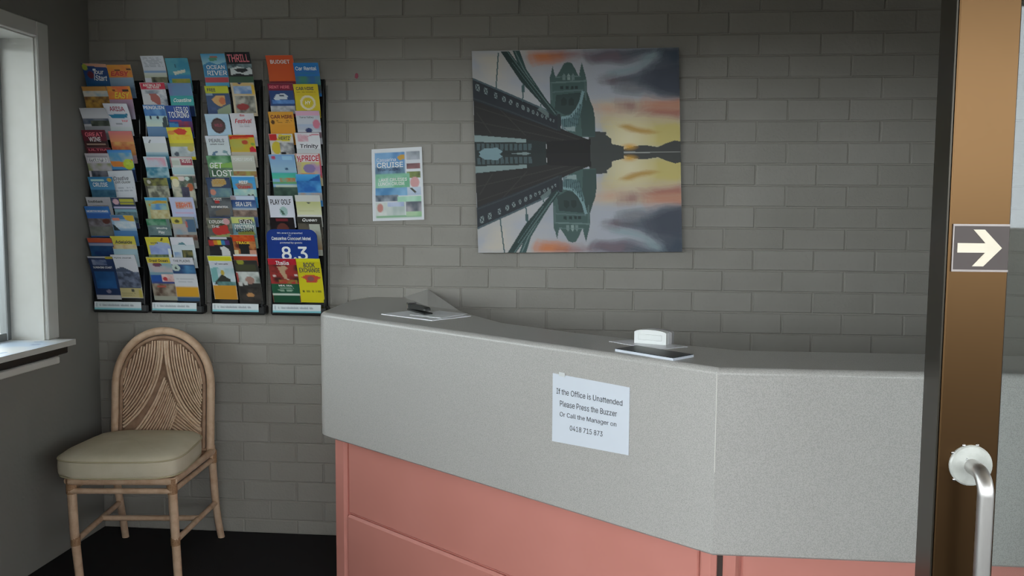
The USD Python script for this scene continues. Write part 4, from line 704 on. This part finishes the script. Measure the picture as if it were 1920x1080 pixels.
(3,1,-0.701,1.551,0.098,-0.112,0,0,0.138,'4fa4dc',[('r',0,-0.1,1,0.05,'c8e4ee'),('g',0.05,0.3,'3f98e0','58b0dc'),('p',[(0.1,0.4),(0.45,0.24),(0.85,0.36),(0.85,0.58),(0.25,0.64)],'a08c80'),('n',0,0.62,1,0.95,'7cc0c8','d0dccc',3),('c',0.65,0.92,0.06,0.08,'2c3434'),('c',0.82,0.92,0.06,0.08,'2c3434')],[('REEF',0.3,0.22,0.4,0.14,'white'),('Cruises',0.2,0.42,0.56,0.15,'red',0.15)],'bright sky blue brochure with a red ribbon title'),
(3,1,-0.707,1.47,0.104,-0.112,0,0,0.138,'4a6498',[('r',-0.05,0,0.98,0.2,'d0dcf0'),('c',0.1,0.12,0.12,0.12,'b0a4ac'),('g',0.22,0.6,'34508c','5a7cac'),('n',0,0.64,1,1.0,'6a5850','b49c8c',5),('g',0.58,0.68,'9fb4c8','b4b8bc')],[('SEA LIFE',0.16,0.3,0.66,0.2,'white')],'navy brochure with pale blue header and pink-white capitals'),
(3,1,-0.707,1.382,0.101,-0.112,0,0,0.138,'9cb4a0',[('p',[(0,0),(1,0),(1,0.2),(0.3,0.3),(0,0.5)],'d2d880'),('n',0,0.3,1,0.95,'6a8c98','a8c0b0',3),('p',[(0.2,0.72),(0.85,0.62),(0.95,0.82),(0.2,0.95)],'86883c'),('r',0.34,0.12,0.9,0.3,'2c2c2c')],[('EVEN',0.36,0.12,0.52,0.2,'white'),('DISCOVERY',0.1,0.36,0.84,0.22,'white',0.1),('DESIGN',0.14,0.5,0.72,0.2,'black',0.1)],'lime and blue brochure with black and white ragged lettering'),
(3,1,-0.711,1.307,0.103,-0.112,0,0,0.138,'b8452c',[('p',[(0,0),(1,-0.06),(1,0.28),(0,0.32)],'dc5024'),('n',0,0.3,1,0.9,'6c2c24','c8844c',4),('p',[(0.28,0.42),(0.74,0.42),(0.7,0.9),(0.34,0.9)],'242426'),('n',0,0.7,0.26,0.95,'d8c078','e8e0d0',4),('r',0,0.9,1,1,'dcdce0'),('r',0.72,0.72,1,0.9,'d8a088'),('n',0.1,0.02,0.9,0.2,'e87434','c03c20',6)],[('TRACK',0.2,0.3,0.56,0.13,'yellow')],'fiery red-orange brochure with a black centre picture'),
(3,1,-0.699,1.203,0.101,-0.112,1,0,0.2,'3a3836',[('c',0.28,0.08,0.16,0.14,'9a9c3c'),('r',0.06,0.2,0.9,0.52,'4a4c38'),('n',0.02,0.58,0.98,1.1,'d8dcd8','5a6c64',3),('r',0,0.6,0.08,1.1,'a83c38'),('c',0.55,0.98,0.2,0.18,'a88478'),('c',0.14,1.16,0.09,0.11,'d0d0cc'),('c',0.36,1.12,0.09,0.11,'d0d0cc'),('n',0.1,1.3,0.95,2,'2c2a2a','4a4440',4),('c',0.5,1.68,0.16,0.1,'c08c5c')],[],'tall dark brown brochure with a white-framed photo'),
(4,0,-0.547,2.037,0.113,-0.112,5,0,0.138,'dc5a24',[('g',0,1.05,'e25c30','d85a1e'),('r',0,1.12,1,2.2,'7a2438')],[('BUDGET',0.14,0.2,0.72,0.17,'white')],'flame orange leaflet with white block capitals,top of its column'),
(4,0,-0.54,1.924,0.104,-0.112,0,0,0.138,'7a1f38',[('r',0,0.0,1,0.26,'841f3c'),('r',0,0.3,1,0.96,'27467c'),('p',[(0.18,0.62),(0.28,0.46),(0.6,0.42),(0.74,0.54),(0.72,0.66),(0.2,0.72)],'cdd4dc'),('r',0.4,0.5,0.6,0.56,'2c3c54'),('n',0.1,0.72,1,0.86,'3f6cb4','6fa0d8',5),('n',0,0.96,1,1.3,'8a8c90','c4c4c8',6)],[('RENT HERE',0.06,0.08,0.8,0.13,'pink')],'burgundy-topped blue leaflet with a small white car'),
(4,0,-0.54,1.811,0.105,-0.112,0,0,0.138,'dfa03c',[('g',0.55,2.2,'dc9a34','d49028'),('c',0.14,0.46,0.07,0.1,'5a3c20'),('l',0.28,0.36,0.92,0.52,2,'8a6030')],[('CAR HIRE',0.08,0.14,0.88,0.16,'maroon')],'amber leaflet with maroon block capitals'),
(4,0,-0.539,1.722,0.1,-0.112,0,0,0.138,'cfcac2',[('r',0,0,0.32,0.3,'c43030'),('p',[(0.3,0.3),(0.42,0.02),(0.95,0.06),(0.85,0.34)],'d8c63c'),('c',0.26,0.62,0.2,0.28,'ccb83c'),('n',0.4,0.4,1,0.9,'6c6c70','d0d0d0',5),('r',0.42,0.8,0.62,1.2,'28282c')],[('HERTZ',0.4,0.12,0.46,0.15,'ink',0.1)],'white leaflet with slanted yellow flash and red corner'),
(4,0,-0.541,1.638,0.108,-0.112,1,0,0.2,'8fb8dc',[('g',0,0.8,'86b0e0','a0c4d8'),('c',0.18,0.14,0.08,0.09,'c8506c'),('r',0.52,0.08,0.9,0.24,'a4d0ec'),('c',0.62,0.68,0.07,0.05,'34587c'),('g',0.84,1.1,'48b8ac','58c0a0'),('n',0.3,1.06,0.9,1.24,'c87c48','70b498',6),('g',1.24,1.36,'5cac74','68a478'),('r',0.1,1.4,0.95,1.5,'c8d4c4'),('n',0,1.48,1,2.2,'2c443c','4c6458',5)],[],'tall pale blue to sea green leaflet'),
(4,0,-0.548,1.47,0.106,-0.112,0,0,0.138,'dfe1ec',[('c',0.56,0.72,0.16,0.22,'a8c8c4'),('p',[(0.42,0.62),(0.54,0.72),(0.6,0.86),(0.5,0.88),(0.46,0.78)],'4a685c')],[('PLAY GOLF',0.08,0.16,0.82,0.25,'ink')],'white leaflet with tall dark capitals above a small green golfer'),
(4,0,-0.55,1.381,0.103,-0.088,-3,0,0.138,'241e20',[('r',0.25,0.05,0.75,0.18,'7c2c34'),('c',0.5,0.6,0.26,0.34,'6c3c34')],[],'near-black leaflet mostly hidden behind the dark blue award plaque'),
(4,0,-0.553,1.211,0.12,-0.112,1,0,0.2,'b82c38',[('g',0,0.3,'c82c3c','bc2838'),('n',0,0.3,1,1.15,'4a2c28','a83c38',4),('p',[(0.3,0.4),(0.55,0.34),(0.68,0.45),(0.55,0.62),(0.62,0.95),(0.5,1.0),(0.36,0.62)],'c4a484'),('c',0.14,0.84,0.06,0.06,'d8c8c4'),('c',0.92,0.8,0.06,0.06,'dcd0cc'),('c',0.62,1.1,0.1,0.1,'d8d4c0'),('n',0.3,1.02,0.95,1.2,'7c9c44','b83838',6),('g',1.2,1.7,'1f5c40','245640'),('r',0,1.68,1,1.76,'c8d4c8'),('r',0,1.76,1,2.2,'1f5038'),('l',0.2,1.38,0.8,1.6,3,'a8c0ac')],[('Italia',0.28,0.1,0.46,0.2,'white'),('MEAL DEAL',0.26,1.26,0.5,0.08,'white')],'tall red and green restaurant leaflet beside the yellow one'),
(4,1,-0.432,2.006,0.104,-0.112,3,0,0.138,'2f7cc4',[('g',0,0.5,'2f84cc','3c78c0'),('n',0,0.6,1,1.0,'3c70a8','4c8c78',3),('n',0,0.95,1,1.3,'40507c','5c6c60',5)],[('Car Rental',0.06,0.16,0.84,0.17,'white'),('from the airport',0.2,0.4,0.62,0.12,'cyan')],'bright blue leaflet with white title and no emblem'),
(4,1,-0.433,1.921,0.102,-0.112,0,0,0.138,'d6c02e',[('g',0,0.5,'dcc830','d4b82c'),('o',0.52,0.8,0.27,0.09,'e8dcc0'),('l',0.1,0.3,0.85,0.4,1,'8a7020')],[('CAR HIRE',0.1,0.12,0.72,0.14,'olive'),('HY',0.4,0.72,0.22,0.16,'white',0.1)],'mustard yellow leaflet with a pale ring emblem'),
(4,1,-0.426,1.814,0.1,-0.112,0,0,0.138,'c8ccd4',[('r',0,0,1,0.2,'dcacc4'),('g',0.6,0.85,'a8b8d0','b8bcc8'),('c',0.82,0.58,0.15,0.2,'d07c90'),('c',0.48,0.85,0.14,0.1,'34406c'),('n',0,0.92,1,1.2,'7c3444','8c9098',4)],[('Yarra Valley',0.14,0.24,0.6,0.1,'grey')],'pale grey leaflet with a pink top band and pink disc'),
(4,1,-0.43,1.726,0.103,-0.112,0,0,0.138,'dcdce0',[('n',0.1,0.06,0.5,0.4,'d8a8b4','dcdce0',5),('p',[(0.4,0.2),(0.7,0.05),(1,0.06),(1,0.1),(0.7,0.12)],'d08c98'),('g',0.7,2.2,'c8cacd','d4d4d6')],[('Trinity',0.14,0.5,0.74,0.22,'ink',0.1)],'white leaflet with spaced dark handwriting and faint pink sprays'),
(4,1,-0.429,1.642,0.103,-0.112,0,0,0.138,'cfc6a0',[('r',0,0,1,0.08,'cf4a54'),('r',0.04,0.0,0.98,0.38,'e4d8dc'),('n',0.0,0.38,1,0.98,'b894b8','d0c87c',3),('c',0.5,0.68,0.24,0.2,'8c7cac'),('r',0.95,0,1,1.1,'cc3844'),('r',0.15,0.9,0.7,0.96,'cc6c64')],[('½',0.06,0.12,0.16,0.26,'red'),('PRICE',0.24,0.08,0.68,0.26,'red',0.1)],'cream leaflet with tall red capitals and a purple shape'),
(4,1,-0.428,1.558,0.101,-0.112,0,0,0.138,'3a8cd4',[('g',0,0.4,'58b4ec','3484cc'),('p',[(0.3,0.4),(1,0.0),(1,0.5),(0.3,0.8)],'2c60ac'),('n',0,0.3,1,0.8,'2c68b4','58a4dc',3),('n',0,0.84,1,1.2,'9cb4c8','b4a498',5)],[],'ocean blue leaflet with diagonal light streaks and no lettering'),
(4,1,-0.433,1.473,0.105,-0.112,0,0,0.138,'d9d9d4',[('g',0.3,0.9,'c8cc8c','dcdcb8'),('p',[(0.44,0.34),(0.6,0.34),(0.52,0.42)],'54585c'),('r',0.1,0.7,0.7,0.73,'c4c48c')],[],'cream and pale olive leaflet with a tiny dark bird'),
(4,1,-0.434,1.384,0.104,-0.088,-3,0,0.138,'3c3a34',[('n',0,0.3,1,1,'4c4c44','6c6458',4)],[('Queen',0.2,0.06,0.6,0.16,'white',0.25)],'dark leaflet with white script peeping above the award plaque'),
(4,1,-0.382,1.353,0.045,-0.088,-2,0,0.138,'c8cabc',[('g',0.5,1.2,'c8cab8','b08c60')],[],'narrow cream leaflet edge to the right of the award plaque'),
(4,1,-0.435,1.213,0.104,-0.112,1,0,0.2,'d8cc22',[('r',0,0,1,0.14,'e6e02c'),('p',[(0.12,0.92),(0.3,0.82),(0.7,0.82),(0.95,0.92),(0.8,1.04),(0.74,1.16),(0.34,1.16),(0.3,1.02)],'c8503c'),('c',0.52,0.98,0.14,0.12,'8c5c58'),('r',0.05,1.3,0.95,1.31,'a89c20'),('c',0.18,1.58,0.05,0.05,'4c4820'),('l',0.3,1.52,0.92,1.64,1,'6c6424')],[('BOOK',0.3,0.2,0.46,0.24,'olive'),('EXCHANGE',0.1,0.46,0.84,0.22,'olive')],'tall yellow leaflet with a red emblem in its middle'),
]
INK = {'ink': 'ink_black', 'olive': 'ink_black', 'black': 'ink_jet'}
seen = {}
tot = {}
for q in BRO: tot[q[:2]] = tot.get(q[:2], 0)+1
for idx, (rack, col, x, z, wd, yt, tilt, roll, H, base, ops, texts, desc) in enumerate(BRO):
    n = seen[(rack, col)] = seen.get((rack, col), 0)+1
    th0, th1 = math.radians(27+tilt), math.radians(15+tilt*.3)
    if idx % 4 == 1: th0 += .05
    ss = np.linspace(0, 1, 41); th = th0+(th1-th0)*np.minimum(ss*1.6, 1)
    py = yt+np.r_[0, np.cumsum(np.sin((th[1:]+th[:-1])/2))]*H/40; pz = -np.r_[0, np.cumsum(np.cos((th[1:]+th[:-1])/2))]*H/40
    lim = -.018
    py = np.minimum(py, lim)
    rr = math.radians(roll); VU = .095
    bow = .0012*((idx*37) % 5-2)
    def bs(u, v, lift, py=py, pz=pz, th=th, x=x, z=z, wd=wd, rr=rr, H=H, bow=bow):
        u, v = np.asarray(u, float), np.asarray(v, float); s = np.clip(v*VU/H, -.2, 1)
        yy, zz, tt = np.interp(s, ss, py), np.interp(s, ss, pz), np.interp(s, ss, th)
        yy = np.where(s < 0, yy+s*H*np.sin(tt), yy); zz = np.where(s < 0, zz-s*H*np.cos(tt), zz)
        dx = u*wd; yy = yy-lift*np.cos(tt)+bow*np.sin(u*math.pi)*np.clip(1-s*1.5, 0, 1); zz = zz-lift*np.sin(tt)
        return np.c_[x+dx*math.cos(rr)+zz*math.sin(rr)*-1*1.0*0+dx*0-(-zz)*math.sin(rr)*-1, yy, z+zz+dx*math.sin(-rr)]
    thick = .0016+.0008*((idx*13) % 3)
    tall = H/VU
    m, u, v = sheet(lambda a, b, l: bs(a, b*tall, l), 26, 46, thick)
    im = paint(u, v*tall, base, ops, idx)
    back = np.tile(lin('d6d6d2'), (len(im), 1))
    bt = thing('brochure', None, 'brochure', group='brochures in the wall racks')
    obj('cover', m, 'print', bt, color=np.vstack([im, back]))
    for q in texts: obj('lettering', lettering(q[0], q[1], q[2], q[3], q[4], bs, .0006, True, q[6] if len(q) > 6 else 0.0), INK.get(q[5], 'ink_'+q[5]), bt)
    setd(bt, label=desc)

# the rounded blue award plaque standing in the fourth rack
aw_ = thing('award_plaque', 'rounded dark blue plaque with large white 8.3 in the rightmost brochure rack', 'plaque')
AX0, AX1, AZ1, AZ0 = -.5515, -.3385, 1.3335, 1.180
def asurf(u, v, lift): return np.c_[AX0+(AX1-AX0)*np.asarray(u, float), -.128+.038*np.asarray(v, float)-lift, AZ1+(AZ0-AZ1)*np.asarray(v, float)]
def rounded(n=8, r=.15):
    p = [(0, 1.0), (0, r*1.35)] + [(r-r*math.cos(a), r*1.35-r*1.35*math.sin(a)) for a in np.linspace(0, math.pi/2, n)] + [(1-r+r*math.sin(a), r*1.35-r*1.35*math.cos(a)) for a in np.linspace(0, math.pi/2, n)] + [(1, 1.0)]
    return np.array(p)
o = rounded(); c = np.array([[.5, .5]]); f = []; oo = np.vstack([o, c]); nn = len(oo)
front_ = asurf(oo[:, 0], oo[:, 1], .0); back_ = asurf(oo[:, 0], oo[:, 1], -.003)
for i in range(len(o)):
    k = (i+1) % len(o); f += [[k, i, len(o)], [i+nn, k+nn, len(o)+nn], [i, k, k+nn], [i, k+nn, i+nn]]
pm = trimesh.Trimesh(np.vstack([front_, back_]), f, process=False); trimesh.repair.fix_normals(pm)
mat('plaque_blue', '1c3c8c', .35)
obj('plate', pm, 'plaque_blue', aw_)
obj('lettering', lettering('8.3', .27, .46, .52, .375, asurf, .0006), 'ink_white', aw_)
obj('lettering', lettering('this award is presented', .22, .075, .50, .055, asurf, .0006, False), 'ink_white', aw_)
obj('lettering', lettering('to', .44, .14, .05, .04, asurf, .0006, False), 'ink_white', aw_)
obj('lettering', lettering('Casuarina Concourt Motel', .1, .20, .78, .09, asurf, .0006), 'ink_white', aw_)
obj('lettering', lettering('powered by guests', .26, .335, .44, .06, asurf, .0006, False), 'ink_white', aw_)
